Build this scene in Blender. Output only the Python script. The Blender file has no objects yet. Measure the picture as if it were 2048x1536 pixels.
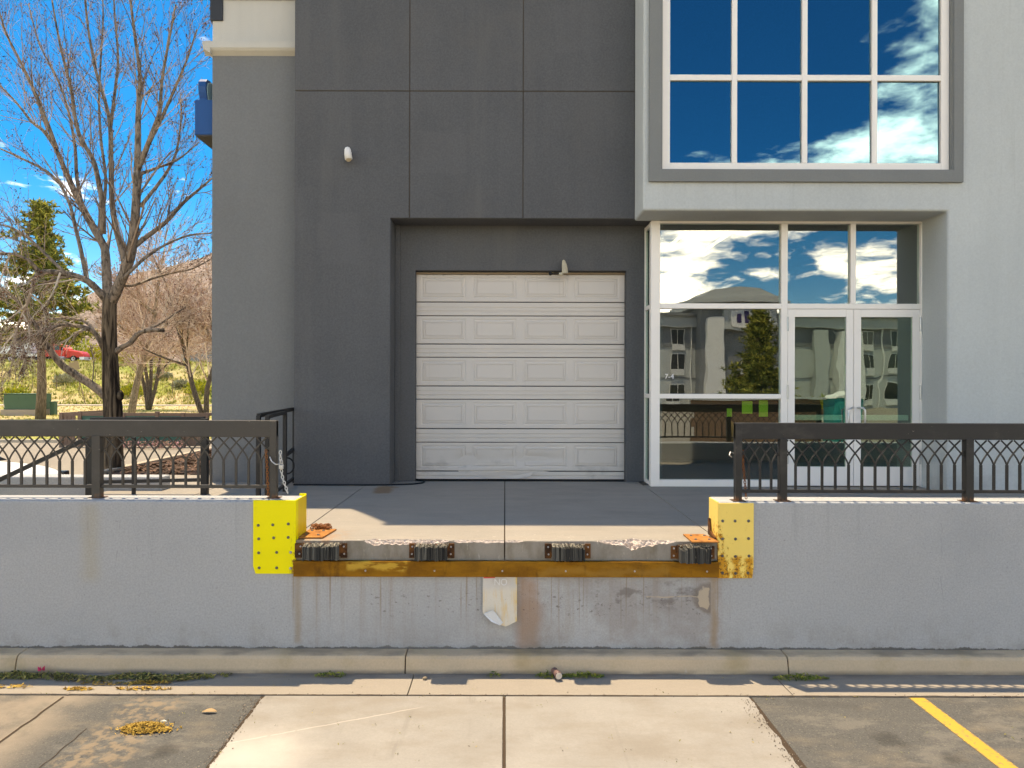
import bpy, bmesh, math, random
from mathutils import Vector, Matrix, noise as mnoise

R = math.radians
scene = bpy.context.scene
col = scene.collection

# ------------------------------------------------------------------ camera
CAM_Z = 2.54
F = 1365.3            # focal length in photo pixels (24 mm on a 36 mm sensor)
cam_d = bpy.data.cameras.new('camera')
cam = bpy.data.objects.new('camera', cam_d)
col.objects.link(cam)
cam.location = (0, 0, CAM_Z)
cam.rotation_euler = (R(90), R(-0.14), 0)
cam_d.sensor_width = 36
cam_d.lens = 24
cam_d.shift_x = 14 / 2048
cam_d.shift_y = 2 / 2048
cam_d.clip_start = 0.05
cam_d.clip_end = 20000
scene.camera = cam

# ------------------------------------------------------------------ sky + sun
SUN = Vector((-.178, .265, 1)).normalized()
SUN_EL = math.asin(SUN.z)
SUN_AZ = math.atan2(SUN.x, SUN.y)
world = bpy.data.worlds.new('World')
scene.world = world
world.use_nodes = True
wn = world.node_tree
wn.nodes.clear()


def W(t, **kw):
    n = wn.nodes.new(t)
    for k, v in kw.items():
        setattr(n, k, v)
    return n


def wmath(op, a, b=None, clamp=False):
    n = W('ShaderNodeMath', operation=op, use_clamp=clamp)
    for i, v in enumerate((a, b)):
        if v is None:
            continue
        if isinstance(v, (int, float)):
            n.inputs[i].default_value = v
        else:
            wn.links.new(v, n.inputs[i])
    return n.outputs[0]


def wramp(v, a, b):
    n = W('ShaderNodeMapRange', interpolation_type='SMOOTHSTEP')
    wn.links.new(v, n.inputs[0])
    n.inputs[1].default_value = a
    n.inputs[2].default_value = b
    return n.outputs[0]


sky = W('ShaderNodeTexSky', sky_type='NISHITA')
sky.sun_disc = False
sky.sun_elevation = SUN_EL
sky.sun_rotation = SUN_AZ % (2 * math.pi)
sky.altitude = 1800
sky.air_density = 1.0
sky.dust_density = 0.05
sky.ozone_density = 2.6
hs = W('ShaderNodeHueSaturation')
hs.inputs['Saturation'].default_value = 1.5
hs.inputs['Value'].default_value = 0.50
wn.links.new(sky.outputs[0], hs.inputs['Color'])
geo = W('ShaderNodeTexCoord')
sx = W('ShaderNodeSeparateXYZ')
wn.links.new(geo.outputs['Generated'], sx.inputs[0])
dx, dy, dz = sx.outputs
zc = wmath('ADD', wmath('MAXIMUM', dz, 0.0), 0.12)
cv = W('ShaderNodeCombineXYZ')
wn.links.new(wmath('DIVIDE', dx, zc), cv.inputs[0])
wn.links.new(wmath('DIVIDE', dy, zc), cv.inputs[1])
cv.inputs[2].default_value = 3.7


def wnoise(vec, sc, det, rough=.55, off=(0, 0, 0)):
    ad = W('ShaderNodeVectorMath', operation='ADD')
    wn.links.new(vec, ad.inputs[0])
    ad.inputs[1].default_value = off
    n = W('ShaderNodeTexNoise')
    n.inputs['Scale'].default_value = sc
    n.inputs['Detail'].default_value = det
    n.inputs['Roughness'].default_value = rough
    wn.links.new(ad.outputs[0], n.inputs['Vector'])
    return n.outputs['Fac']


# scattered fair-weather puffs
puff = wnoise(cv.outputs[0], 1.15, 7, .58, (12.5, -4.7, 0))
cl1 = wramp(puff, .545, .65)
# cumulus banks that pile up towards the horizon, all the way round
ad = W('ShaderNodeVectorMath', operation='MULTIPLY')
wn.links.new(geo.outputs['Generated'], ad.inputs[0])
ad.inputs[1].default_value = (1, 1, 2.1)
bank = wnoise(ad.outputs[0], 3.6, 7, .56, (3, 8, 7))
elev = wmath('SUBTRACT', bank, wmath('MULTIPLY', wmath('ABSOLUTE', wmath('SUBTRACT', dz, .075)), 1.35))
cl2 = wramp(elev, .485, .545)
cl = wmath('MAXIMUM', wmath('MULTIPLY', cl1, .9), wmath('MULTIPLY', cl2, .95), clamp=True)
shade = wnoise(cv.outputs[0], 2.3, 5, .6, (9, 2, 5))
cr = W('ShaderNodeMix', data_type='RGBA')
wn.links.new(shade, cr.inputs[0])
cr.inputs[6].default_value = (12.5, 12.0, 11.3, 1)
cr.inputs[7].default_value = (17.5, 16.8, 15.8, 1)
mx = W('ShaderNodeMix', data_type='RGBA')
wn.links.new(cl, mx.inputs[0])
wn.links.new(hs.outputs[0], mx.inputs[6])
wn.links.new(cr.outputs[2], mx.inputs[7])
bg = W('ShaderNodeBackground')
bg.inputs['Strength'].default_value = 0.15
wn.links.new(mx.outputs[2], bg.inputs[0])
wo = W('ShaderNodeOutputWorld')
wn.links.new(bg.outputs[0], wo.inputs[0])

sun_d = bpy.data.lights.new('sun', 'SUN')
sun_d.energy = 2.0
sun_d.angle = R(0.53)
sun_d.color = (1.0, .93, .82)
sun_o = bpy.data.objects.new('sun', sun_d)
col.objects.link(sun_o)
sun_o.location = (-20, 30, 60)
sun_o.rotation_euler = SUN.to_track_quat('Z', 'Y').to_euler()

scene.view_settings.view_transform = 'Standard'
scene.view_settings.look = 'None'
scene.view_settings.exposure = 1.80
scene.view_settings.use_white_balance = True
scene.view_settings.white_balance_temperature = 8600
scene.view_settings.gamma = 1.0
scene.render.engine = 'CYCLES'
scene.cycles.max_bounces = 5
scene.cycles.use_adaptive_sampling = True
scene.cycles.adaptive_threshold = .02
scene.cycles.diffuse_bounces = 3
scene.cycles.glossy_bounces = 3
scene.cycles.caustics_reflective = False
scene.cycles.caustics_refractive = False
scene.cycles.transparent_max_bounces = 12


# ------------------------------------------------------------------ mesh helper
PR = random.Random(12)


def pane(name, x0, x1, y0, y1, z0, z1, mat, parent, amp):
    c = ((x0 + x1) / 2, (y0 + y1) / 2, (z0 + z1) / 2)
    mb = MB().box(x0 - c[0], x1 - c[0], y0 - c[1], y1 - c[1], z0 - c[2], z1 - c[2])
    return obj(name, mb, mat, parent, c, rot=(R(PR.uniform(-amp, amp)), 0, R(PR.uniform(-amp, amp))))


class MB:
    def __init__(s):
        s.v, s.f, s.m = [], [], []

    def add(s, vs, fs, mi=0):
        o = len(s.v)
        s.v.extend([tuple(p) for p in vs])
        for f in fs:
            s.f.append(tuple(i + o for i in f))
            s.m.append(mi)
        return s

    def box(s, x0, x1, y0, y1, z0, z1, mi=0):
        vs = [(x0, y0, z0), (x1, y0, z0), (x1, y1, z0), (x0, y1, z0),
              (x0, y0, z1), (x1, y0, z1), (x1, y1, z1), (x0, y1, z1)]
        return s.add(vs, [(3, 2, 1, 0), (4, 5, 6, 7), (0, 1, 5, 4), (1, 2, 6, 5), (2, 3, 7, 6), (3, 0, 4, 7)], mi)

    def prism(s, poly, a, b, axis='y', mi=0):
        """poly in (x,z) for axis y, (x,y) for axis z, (y,z) for axis x; counter-clockwise"""
        n = len(poly)

        def P(p, t):
            return {'y': (p[0], t, p[1]), 'z': (p[0], p[1], t), 'x': (t, p[0], p[1])}[axis]
        vs = [P(p, a) for p in poly] + [P(p, b) for p in poly]
        fs = [tuple(range(n)), tuple(range(2 * n - 1, n - 1, -1))]
        for i in range(n):
            j = (i + 1) % n
            fs.append((i, i + n, j + n, j))
        return s.add(vs, fs, mi)

    def tube(s, pts, rad, n=6, mi=0, cap=True, rot=0):
        pts = [Vector(p) for p in pts]
        if not isinstance(rad, (list, tuple)):
            rad = [rad] * len(pts)
        vs, fs = [], []
        u = None
        for i, p in enumerate(pts):
            d = (pts[min(i + 1, len(pts) - 1)] - pts[max(i - 1, 0)])
            if d.length < 1e-9:
                d = Vector((0, 0, 1))
            d.normalize()
            if u is None:
                a = Vector((0, 0, 1)) if abs(d.z) < .9 else Vector((1, 0, 0))
                u = d.cross(a).normalized()
            else:
                u = (u - d * u.dot(d))
                u = u.normalized() if u.length > 1e-6 else d.orthogonal().normalized()
            w = d.cross(u)
            for k in range(n):
                t = 2 * math.pi * k / n + rot
                vs.append(p + (u * math.cos(t) + w * math.sin(t)) * rad[i])
        for i in range(len(pts) - 1):
            for k in range(n):
                k2 = (k + 1) % n
                fs.append((i * n + k, i * n + k2, (i + 1) * n + k2, (i + 1) * n + k))
        if cap:
            fs.append(tuple(range(n - 1, -1, -1)))
            fs.append(tuple(range((len(pts) - 1) * n, len(pts) * n)))
        return s.add(vs, fs, mi)

    def disc(s, c, r, h, axis='y', n=10, mi=0, dome=0):
        """short cylinder whose outer face looks along -axis"""
        c = Vector(c)
        ax = {'x': Vector((1, 0, 0)), 'y': Vector((0, 1, 0)), 'z': Vector((0, 0, 1))}[axis]
        pts = [c + ax * h, c]
        rad = [r, r]
        if dome:
            pts.append(c - ax * dome)
            rad.append(r * .55)
        return s.tube(pts, rad, n, mi)

    def sphere(s, c, rx, ry, rz, nu=10, nv=7, mi=0, jit=0, rng=None):
        vs, fs = [], []
        for j in range(nv + 1):
            th = math.pi * j / nv
            for i in range(nu):
                ph = 2 * math.pi * i / nu
                k = 1 + (rng.uniform(-jit, jit) if rng else 0)
                vs.append((c[0] + rx * k * math.sin(th) * math.cos(ph), c[1] + ry * k * math.sin(th) * math.sin(ph), c[2] + rz * k * math.cos(th)))
        for j in range(nv):
            for i in range(nu):
                i2 = (i + 1) % nu
                fs.append((j * nu + i, (j + 1) * nu + i, (j + 1) * nu + i2, j * nu + i2))
        return s.add(vs, fs, mi)

    def mesh(s, name='m', smooth=False):
        me = bpy.data.meshes.new(name)
        me.from_pydata(s.v, [], s.f)
        if any(s.m):
            me.polygons.foreach_set('material_index', s.m)
        if smooth:
            me.polygons.foreach_set('use_smooth', [True] * len(me.polygons))
        me.update()
        return me


def fix_normals(me):
    bm = bmesh.new()
    bm.from_mesh(me)
    bmesh.ops.remove_doubles(bm, verts=bm.verts, dist=1e-5)
    bmesh.ops.recalc_face_normals(bm, faces=bm.faces)
    bm.to_mesh(me)
    bm.free()


ROOT = {}


def thing(name, label, cat, loc=(0, 0, 0), group=None):
    o = bpy.data.objects.new(name, None)
    col.objects.link(o)
    o.location = loc
    o.empty_display_size = .2
    o['label'] = label
    o['category'] = cat
    if group:
        o['group'] = group
    ROOT[o.name] = Vector(loc)
    return o


def obj(name, me, mats, parent=None, loc=(0, 0, 0), rot=None, bevel=0, seg=2, smooth=False, label=None, kind=None, fix=False):
    if isinstance(me, MB):
        me = me.mesh(name, smooth)
        fix = True
    if fix:
        fix_normals(me)
    if mats is not None and not me.materials:
        for m in (mats if isinstance(mats, (list, tuple)) else [mats]):
            me.materials.append(m)
    o = bpy.data.objects.new(name, me)
    col.objects.link(o)
    o.location = loc
    if rot:
        o.rotation_euler = rot
    if parent:
        o.parent = parent
        if parent.name in ROOT:
            o.matrix_parent_inverse = Matrix.Translation(-ROOT[parent.name])
    if bevel:
        b = o.modifiers.new('bevel', 'BEVEL')
        b.width = bevel
        b.segments = seg
        b.limit_method = 'ANGLE'
        b.angle_limit = R(40)
    if label:
        o['label'] = label
    if kind:
        o['kind'] = kind
    return o


def tag(o, label, cat, group=None):
    o['label'] = label
    o['category'] = cat
    if group:
        o['group'] = group
    return o


def struct(o):
    o['kind'] = 'structure'
    return o


def cells(x_, z_, solid, y0, y1):
    """wall in the XZ plane from a grid of cells; solid(i,j) says which are built"""
    mb = MB()
    nx, nz = len(x_) - 1, len(z_) - 1
    S = [[solid((x_[i] + x_[i + 1]) / 2, (z_[j] + z_[j + 1]) / 2) for j in range(nz)] for i in range(nx)]

    def on(i, j):
        return 0 <= i < nx and 0 <= j < nz and S[i][j]
    for i in range(nx):
        for j in range(nz):
            if not S[i][j]:
                continue
            a, b, c, d = x_[i], x_[i + 1], z_[j], z_[j + 1]
            mb.add([(a, y0, c), (b, y0, c), (b, y0, d), (a, y0, d)], [(0, 1, 2, 3)])
            mb.add([(a, y1, c), (b, y1, c), (b, y1, d), (a, y1, d)], [(3, 2, 1, 0)])
            if not on(i - 1, j):
                mb.add([(a, y0, c), (a, y1, c), (a, y1, d), (a, y0, d)], [(3, 2, 1, 0)])
            if not on(i + 1, j):
                mb.add([(b, y0, c), (b, y1, c), (b, y1, d), (b, y0, d)], [(0, 1, 2, 3)])
            if not on(i, j - 1):
                mb.add([(a, y0, c), (b, y0, c), (b, y1, c), (a, y1, c)], [(3, 2, 1, 0)])
            if not on(i, j + 1):
                mb.add([(a, y0, d), (b, y0, d), (b, y1, d), (a, y1, d)], [(0, 1, 2, 3)])
    return mb


# ------------------------------------------------------------------ materials
class S:
    def __init__(s, name):
        s.mat = bpy.data.materials.new(name)
        s.mat.use_nodes = True
        s.nt = s.mat.node_tree
        s.nt.nodes.clear()
        s.out = s.nt.nodes.new('ShaderNodeOutputMaterial')
        g = s.nt.nodes.new('ShaderNodeNewGeometry')
        s.geo = g
        s.pos = g.outputs['Position']
        x = s.nt.nodes.new('ShaderNodeSeparateXYZ')
        s.lk(s.pos, x.inputs[0])
        s.X, s.Y, s.Z = x.outputs
        x = s.nt.nodes.new('ShaderNodeSeparateXYZ')
        s.lk(g.outputs['Normal'], x.inputs[0])
        s.NX, s.NY, s.NZ = x.outputs

    def lk(s, a, b):
        s.nt.links.new(a, b)

    def put(s, sock, v):
        if isinstance(v, bpy.types.NodeSocket):
            s.lk(v, sock)
        elif isinstance(v, (tuple, list)):
            if len(sock.default_value) == 4 and len(v) == 3:
                v = (*v, 1)
            sock.default_value = v
        else:
            sock.default_value = v

    def math(s, op, a, b=None, clamp=False):
        n = s.nt.nodes.new('ShaderNodeMath')
        n.operation = op
        n.use_clamp = clamp
        s.put(n.inputs[0], a)
        if b is not None:
            s.put(n.inputs[1], b)
        return n.outputs[0]

    def mul(s, a, *bs):
        for b in bs:
            a = s.math('MULTIPLY', a, b)
        return a

    def addm(s, a, b):
        return s.math('ADD', a, b)

    def mx(s, a, *bs):
        for b in bs:
            a = s.math('MAXIMUM', a, b)
        return a

    def ramp(s, v, a, b, lo=0, hi=1):
        n = s.nt.nodes.new('ShaderNodeMapRange')
        n.interpolation_type = 'SMOOTHSTEP'
        s.put(n.inputs[0], v)
        flip = a > b
        n.inputs[1].default_value = b if flip else a
        n.inputs[2].default_value = a if flip else b
        n.inputs[3].default_value = hi if flip else lo
        n.inputs[4].default_value = lo if flip else hi
        return n.outputs[0]

    def noise(s, sc, det=3, rough=.55, off=0, dist=0):
        if isinstance(sc, (int, float)):
            sc = (sc, sc, sc)
        m = s.nt.nodes.new('ShaderNodeVectorMath')
        m.operation = 'MULTIPLY_ADD'
        s.lk(s.pos, m.inputs[0])
        m.inputs[1].default_value = sc
        m.inputs[2].default_value = (off, off * 1.7, off * .6)
        n = s.nt.nodes.new('ShaderNodeTexNoise')
        n.inputs['Scale'].default_value = 1
        n.inputs['Detail'].default_value = det
        n.inputs['Roughness'].default_value = rough
        n.inputs['Distortion'].default_value = dist
        s.lk(m.outputs[0], n.inputs['Vector'])
        return n.outputs['Fac']

    def mix(s, f, a, b, mode='MIX'):
        n = s.nt.nodes.new('ShaderNodeMix')
        n.data_type = 'RGBA'
        n.blend_type = mode
        n.clamp_factor = True
        s.put(n.inputs[0], f)
        s.put(n.inputs[6], a)
        s.put(n.inputs[7], b)
        return n.outputs[2]

    def scale(s, c, f):
        """colour times a number"""
        n = s.nt.nodes.new('ShaderNodeVectorMath')
        n.operation = 'SCALE'
        s.put(n.inputs[0], c)
        s.put(n.inputs['Scale'], f)
        return n.outputs[0]

    def box(s, ax, a0, a1, bz, b0, b1, soft=.02, wob=0, wsc=12, off=0):
        if wob:
            w = s.mul(s.math('SUBTRACT', s.noise(wsc, 4, off=off), .5), wob)
            ax, bz = s.addm(ax, w), s.addm(bz, s.mul(w, .8))
        return s.mul(s.ramp(ax, a0 - soft, a0 + soft), s.ramp(ax, a1 + soft, a1 - soft),
                     s.ramp(bz, b0 - soft, b0 + soft), s.ramp(bz, b1 + soft, b1 - soft))

    def spot(s, ax, bz, x, z, r, soft, wob=0, wsc=12, off=0):
        u = s.math('SUBTRACT', ax, x)
        v = s.math('SUBTRACT', bz, z)
        d = s.math('SQRT', s.addm(s.mul(u, u), s.mul(v, v)))
        if wob:
            d = s.addm(d, s.mul(s.math('SUBTRACT', s.noise(wsc, 4, off=off), .5), wob))
        return s.ramp(d, r + soft, r - soft)

    def island(s):
        return s.geo.outputs['Random Per Island']

    def finish(s, c, rough=.85, spec=.3, metal=0, bump=None, bstr=.3, bdist=.004, alpha=None, emit=None, estr=0, trans=None):
        b = s.nt.nodes.new('ShaderNodeBsdfPrincipled')
        s.put(b.inputs['Base Color'], c)
        s.put(b.inputs['Roughness'], rough)
        s.put(b.inputs['Specular IOR Level'], spec)
        s.put(b.inputs['Metallic'], metal)
        if emit is not None:
            s.put(b.inputs['Emission Color'], emit)
            b.inputs['Emission Strength'].default_value = estr
        if bump is not None:
            n = s.nt.nodes.new('ShaderNodeBump')
            n.inputs['Strength'].default_value = bstr
            n.inputs['Distance'].default_value = bdist
            s.lk(bump, n.inputs['Height'])
            s.lk(n.outputs[0], b.inputs['Normal'])
        s.lk(b.outputs[0], s.out.inputs[0])
        return s.mat


def pbr(name, c, rough=.85, spec=.3, metal=0, var=.12, vs=1.3, fine=.12, fs=70, bump=.25, bs=160, bd=.004, stain=None, streak=0):
    s = S(name)
    f = s.addm(1 - var / 2, s.mul(s.noise(vs, 5, .6), var))
    f = s.mul(f, s.addm(1 - fine / 2, s.mul(s.noise(fs, 1, .6, off=3), fine)))
    if streak:
        f = s.mul(f, s.addm(1 - streak / 2, s.mul(s.noise((5, 5, .35), 4, .6, off=8), streak)))
    k = s.scale(c, s.mul(f, 1.0))
    if stain:
        k = stain(s, k)
    return s.finish(k, rough, spec, metal, s.noise(bs, 2, .7, off=5) if bump else None, bump, bd)


def isl(name, a, b, rough=.8, spec=.2, mid=None, trans=0):
    """colour picked per loose piece between a and b"""
    s = S(name)
    r = s.island()
    c = s.mix(r, a, b) if mid is None else s.mix(s.ramp(r, .5, 1), s.mix(s.ramp(r, 0, .5), a, mid), b)
    return s.finish(c, rough, spec)


# painted stucco
def st_dark(s, k):
    m = s.ramp(s.noise((.9, .9, .7), 5, .65, off=2), .48, .72)
    k = s.mix(s.mul(m, .35), k, (.132, .127, .122))
    w = s.ramp(s.noise((3.2, 3.2, .28), 4, .6, off=47), .55, .75)
    k = s.mix(s.mul(w, .30), k, (.145, .145, .143))
    for a, b, c, d in ((-2.6, -2.05, 4.2, 4.95), (-1.2, -.55, 5.5, 6.1), (.7, 1.3, 7.2, 7.9)):
        k = s.mix(s.mul(s.box(s.X, a, b, s.Z, c, d, .03, .25, 2), .16), k, (.15, .15, .155))
    sc = s.ramp(s.noise((30, 30, 9), 3, .6, off=31), .73, .78)
    low = s.ramp(s.Z, 2.6, 1.4)
    k = s.mix(s.mul(sc, low, .5), k, (.3, .3, .3))
    return k


M_DARK = pbr('stucco_charcoal', (.108, .111, .116), .9, .15, var=.32, vs=.8, fine=.45, fs=42, bump=.5, bs=130, bd=.006, stain=st_dark, streak=.16)
M_JOINT = pbr('joint_sealant', (.085, .07, .055), .9, .1)
M_MID = pbr('stucco_grey', (.188, .194, .194), .9, .15, var=.22, vs=.7, fine=.26, fs=42, bump=.4, bs=130, bd=.005, streak=.10)
def st_light(s, k):
    d = s.mul(s.ramp(s.noise((9, 9, .4), 4, .6, off=91), .56, .74), s.ramp(s.Z, 4.7, 5.2))
    k = s.mix(s.mul(d, .22), k, (.26, .27, .25))
    b = s.ramp(s.noise((.8, .8, .8), 5, .6, off=17), .45, .7)
    k = s.mix(s.mul(b, .22), k, (.42, .46, .47))
    g = s.mul(s.ramp(s.Z, 1.7, 1.15), s.ramp(s.noise((3, 3, 4), 5, off=27), .4, .65))
    return s.mix(s.mul(g, .35), k, (.25, .24, .22))


M_LIGHT = pbr('stucco_pale_grey', (.495, .525, .515), .9, .15, var=.18, vs=.6, fine=.2, fs=42, bump=.45, bs=130, bd=.006, stain=st_light, streak=.14)
M_TRIM = pbr('stucco_trim', (.21, .22, .215), .9, .15, var=.15, fine=.2, fs=90, bump=.4, bs=130, bd=.005)
M_CREAM = pbr('stucco_cream', (.56, .54, .48), .9, .15, var=.2, vs=1.0, fine=.12, fs=90, bump=.4, bs=130, bd=.005, streak=.12)
M_COPING = pbr('metal_coping', (.03, .032, .035), .5, .4, bump=.05)
M_ALU = pbr('painted_aluminium', (.86, .82, .76), .45, .4, var=.06, fine=.04, bump=.03)
M_ALU2 = pbr('aluminium_hardware', (.55, .55, .54), .3, .5, metal=.7, var=.05, bump=0)
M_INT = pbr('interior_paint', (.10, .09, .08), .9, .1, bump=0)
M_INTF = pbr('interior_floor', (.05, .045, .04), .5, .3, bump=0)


def st_door(s, k):
    top = s.mul(s.ramp(s.Z, 4.08, 4.17), s.ramp(s.noise((9, 9, 30), 4, .6, off=6), .58, .7))
    k = s.mix(s.mul(top, .55), k, (.12, .10, .08))
    drip = s.mul(s.ramp(s.noise((14, 14, .5), 4, .6, off=16), .6, .74), s.ramp(s.Z, 1.0, 4.2))
    k = s.mix(s.mul(drip, .16), k, (.2, .17, .13))
    low = s.mul(s.ramp(s.Z, 1.75, 1.2), s.ramp(s.noise((3, 3, 5), 4, .6, off=26), .5, .7))
    k = s.mix(s.mul(low, .4), k, (.25, .24, .23))
    return k


M_DOOR = pbr('door_enamel', (.61, .565, .515), .55, .35, var=.1, vs=1.5, fine=.05, bump=.06, bs=90, stain=st_door)
M_GAP = pbr('shaded_seal_gap', (.07, .065, .06), .9, bump=0)  # dark groove floors: weather seal, with the gap's shade put into the colour
M_SEAL = pbr('rubber_seal', (.012, .012, .013), .7, .3, bump=0)


# concrete -----------------------------------------------------------------
def st_dock(s, k):
    m = s.ramp(s.noise((1.4, 5, 1), 6, .65, off=12), .42, .68)
    k = s.mix(s.mul(m, .35), k, (.36, .31, .25))
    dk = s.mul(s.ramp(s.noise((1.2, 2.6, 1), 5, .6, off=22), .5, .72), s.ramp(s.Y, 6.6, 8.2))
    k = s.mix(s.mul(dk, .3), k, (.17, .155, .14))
    sp = s.ramp(s.noise((14, 48, 1), 4, .65, off=32), .64, .74)
    k = s.mix(s.mul(sp, .35), k, (.55, .5, .45))
    sp = s.ramp(s.noise((5, 26, 1), 5, .65, off=132), .56, .72)
    k = s.mix(s.mul(sp, .35), k, (.19, .17, .15))
    ru = s.box(s.X, -1.72, -1.5, s.Y, 8.85, 9.5, .05, .25, 5)
    k = s.mix(s.mul(ru, .65), k, (.22, .105, .03))
    ru = s.mul(s.ramp(s.X, -1.35, -1.75), s.ramp(s.Y, 6.75, 6.45), s.ramp(s.noise(9, 4, off=3), .4, .6), s.ramp(s.X, -2, -1.9))
    k = s.mix(s.mul(ru, .5), k, (.45, .2, .06))
    return k


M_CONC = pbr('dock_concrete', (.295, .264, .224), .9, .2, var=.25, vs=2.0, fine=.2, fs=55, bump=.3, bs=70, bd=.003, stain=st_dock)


def st_edge(s, k):
    m = s.ramp(s.noise((6, 6, 3), 5, .6, off=7), .4, .7)
    k = s.mix(s.mul(m, .6, s.ramp(s.NZ, .6, .2)), k, (.15, .12, .075))
    d = s.ramp(s.noise((26, 26, 8), 3, off=14), .62, .74)
    return s.mix(s.mul(d, .35), k, (.62, .55, .45))


def st_edge2(s, k):
    return st_edge(s, st_dock(s, k))


M_EDGE = pbr('dock_edge_concrete', (.295, .264, .224), .9, .2, var=.25, vs=2.0, fine=.2, fs=55, bump=.3, bs=70, bd=.003, stain=st_edge2)
M_SPALL = pbr('spalled_concrete', (.60, .50, .43), .95, .1, var=.3, vs=9, fine=.6, fs=60, bump=1, bs=60, bd=.012)


def st_slab(s, k):
    m = s.ramp(s.noise((1.6, 3.2, 1), 6, .65, off=41), .4, .7)
    k = s.mix(s.mul(m, .5), k, (.215, .18, .138))
    m = s.ramp(s.noise((.8, 2.2, 1), 6, .7, off=141), .5, .66)
    k = s.mix(s.mul(m, .35), k, (.30, .28, .25))
    m = s.mul(s.ramp(s.noise((7, .5, 1), 4, .6, off=151), .58, .74), s.ramp(s.noise((1, 3, 1), 4, off=161), .4, .65))
    k = s.mix(s.mul(m, .3), k, (.15, .135, .115))
    p = s.spot(s.X, s.Y, -1.75, 4.62, .3, .34, .5, 3)
    k = s.mix(s.mul(p, .8), k, (.50, .46, .40))
    cr = s.math('ABSOLUTE', s.addm(s.math('SUBTRACT', s.Y, s.addm(s.mul(s.X, .42), 5.63)), s.mul(s.math('SUBTRACT', s.noise(7, 3), .5), .03)))
    line = s.mul(s.ramp(cr, .011, .003), s.ramp(s.X, -.6, -.75), s.ramp(s.noise(18, 3, off=9), .25, .4))
    k = s.mix(s.mul(line, .45), k, (.55, .49, .42))
    sp = s.ramp(s.noise(32, 3, .6, off=44), .74, .8)
    k = s.mix(s.mul(sp, .6), k, (.16, .11, .07))
    return k


M_SLAB = pbr('yard_concrete', (.295, .272, .240), .9, .2, var=.3, vs=1.7, fine=.2, fs=60, bump=.35, bs=90, bd=.003, stain=st_slab)


def st_gutter(s, k):
    dk = s.mul(s.ramp(s.Y, 5.86, 5.97), s.ramp(s.noise((2, 8, 4), 4, off=4), .25, .6))
    k = s.mix(s.mul(dk, .7), k, (.12, .10, .085))
    return k


M_GUT = pbr('gutter_concrete', (.29, .252, .206), .9, .2, var=.2, vs=2, fine=.2, fs=60, bump=.3, bs=90, bd=.003, stain=st_gutter)


def st_kerb(s, k):
    dk = s.mul(s.ramp(s.Z, .05, .01), s.ramp(s.noise((3, 3, 12), 4, off=4), .3, .6))
    k = s.mix(s.mul(dk, .6), k, (.15, .125, .10))
    y = s.ramp(s.noise((1.7, 1, 2), 4, off=33), .5, .75)
    k = s.mix(s.mul(y, .55), k, (.34, .25, .11))
    w = s.mul(s.ramp(s.noise((13, 13, 5), 4, off=54), .68, .76))
    k = s.mix(s.mul(w, .4), k, (.55, .5, .42))
    tp = s.mul(s.ramp(s.NZ, .5, .9), s.ramp(s.noise((2.2, 5, 2), 4, off=61), .42, .66))
    k = s.mix(s.mul(tp, .5), k, (.15, .13, .11))
    return k


M_KERB = pbr('kerb_concrete', (.56, .43, .29), .9, .2, var=.2, vs=2, fine=.22, fs=60, bump=.35, bs=90, bd=.003, stain=st_kerb)
M_CRACK = pbr('joint_filler', (.07, .05, .035), .95, .1, fine=.6, bump=.5)


def st_asph(s, k):
    ag = s.noise(95, 2, .5, off=2)
    k = s.mix(s.mul(s.ramp(ag, .6, .7), .5), k, (.25, .215, .165))
    k = s.mix(s.mul(s.ramp(ag, .42, .32), .6), k, (.05, .045, .038))
    m = s.ramp(s.noise((1.5, 3, 1), 5, .6, off=15), .5, .72)
    k = s.mix(s.mul(m, .5), k, (.22, .18, .13))
    w = s.ramp(s.noise((2.5, 9, 1), 5, .6, off=25), .66, .78)
    k = s.mix(s.mul(w, .5), k, (.30, .28, .25))
    p = s.ramp(s.noise((.9, 1.6, 1), 6, .7, off=85), .52, .6)
    k = s.mix(s.mul(p, .45), k, (.20, .18, .15))
    p = s.ramp(s.noise((1.3, 2.0, 1), 6, .7, off=95), .56, .62)
    k = s.mix(s.mul(p, .5), k, (.075, .072, .066))
    # tan, paler sweep along the left edge, broken up by noise
    t = s.mul(s.ramp(s.X, -3.1, -3.6), s.ramp(s.noise((2.5, 2.5, 1), 5, off=35), .3, .6))
    k = s.mix(s.mul(t, .8), k, (.29, .235, .175))
    for ox, oy, orr in ((2.75, 4.9, .10), (3.05, 4.65, .06), (-2.35, 4.72, .07)):
        k = s.mix(s.mul(s.spot(s.X, s.Y, ox, oy, orr, .06, .16, 9, ox), .55), k, (.035, .033, .03))
    t = s.mul(s.box(s.X, -3.0, -2.55, s.Y, 3.5, 5.5, .06, .2, 4), s.ramp(s.noise(14, 4, off=38), .42, .62))
    k = s.mix(s.mul(t, .7), k, (.27, .20, .13))
    return k


M_ASPH = pbr('worn_asphalt', (.098, .095, .087), .92, .2, var=.25, vs=1.2, fine=.2, fs=40, bump=.6, bs=95, bd=.006, stain=st_asph)
M_ASPHF = pbr('parking_asphalt', (.27, .235, .19), .92, .2, var=.3, vs=.25, fine=.25, fs=14, bump=.3, bs=40, bd=.006)


def st_line(s, k):
    ed = s.mx(s.ramp(s.X, 3.302, 3.285), s.ramp(s.X, 3.398, 3.415))
    w = s.ramp(s.addm(s.noise(34, 5, .7, off=5), s.mul(ed, .22)), .56, .66)
    k = s.mix(s.mul(w, .75), k, (.16, .13, .09))
    w = s.ramp(s.noise((6, 3, 1), 5, .7, off=15), .55, .7)
    return s.mix(s.mul(w, .4), k, (.30, .22, .10))


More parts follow.
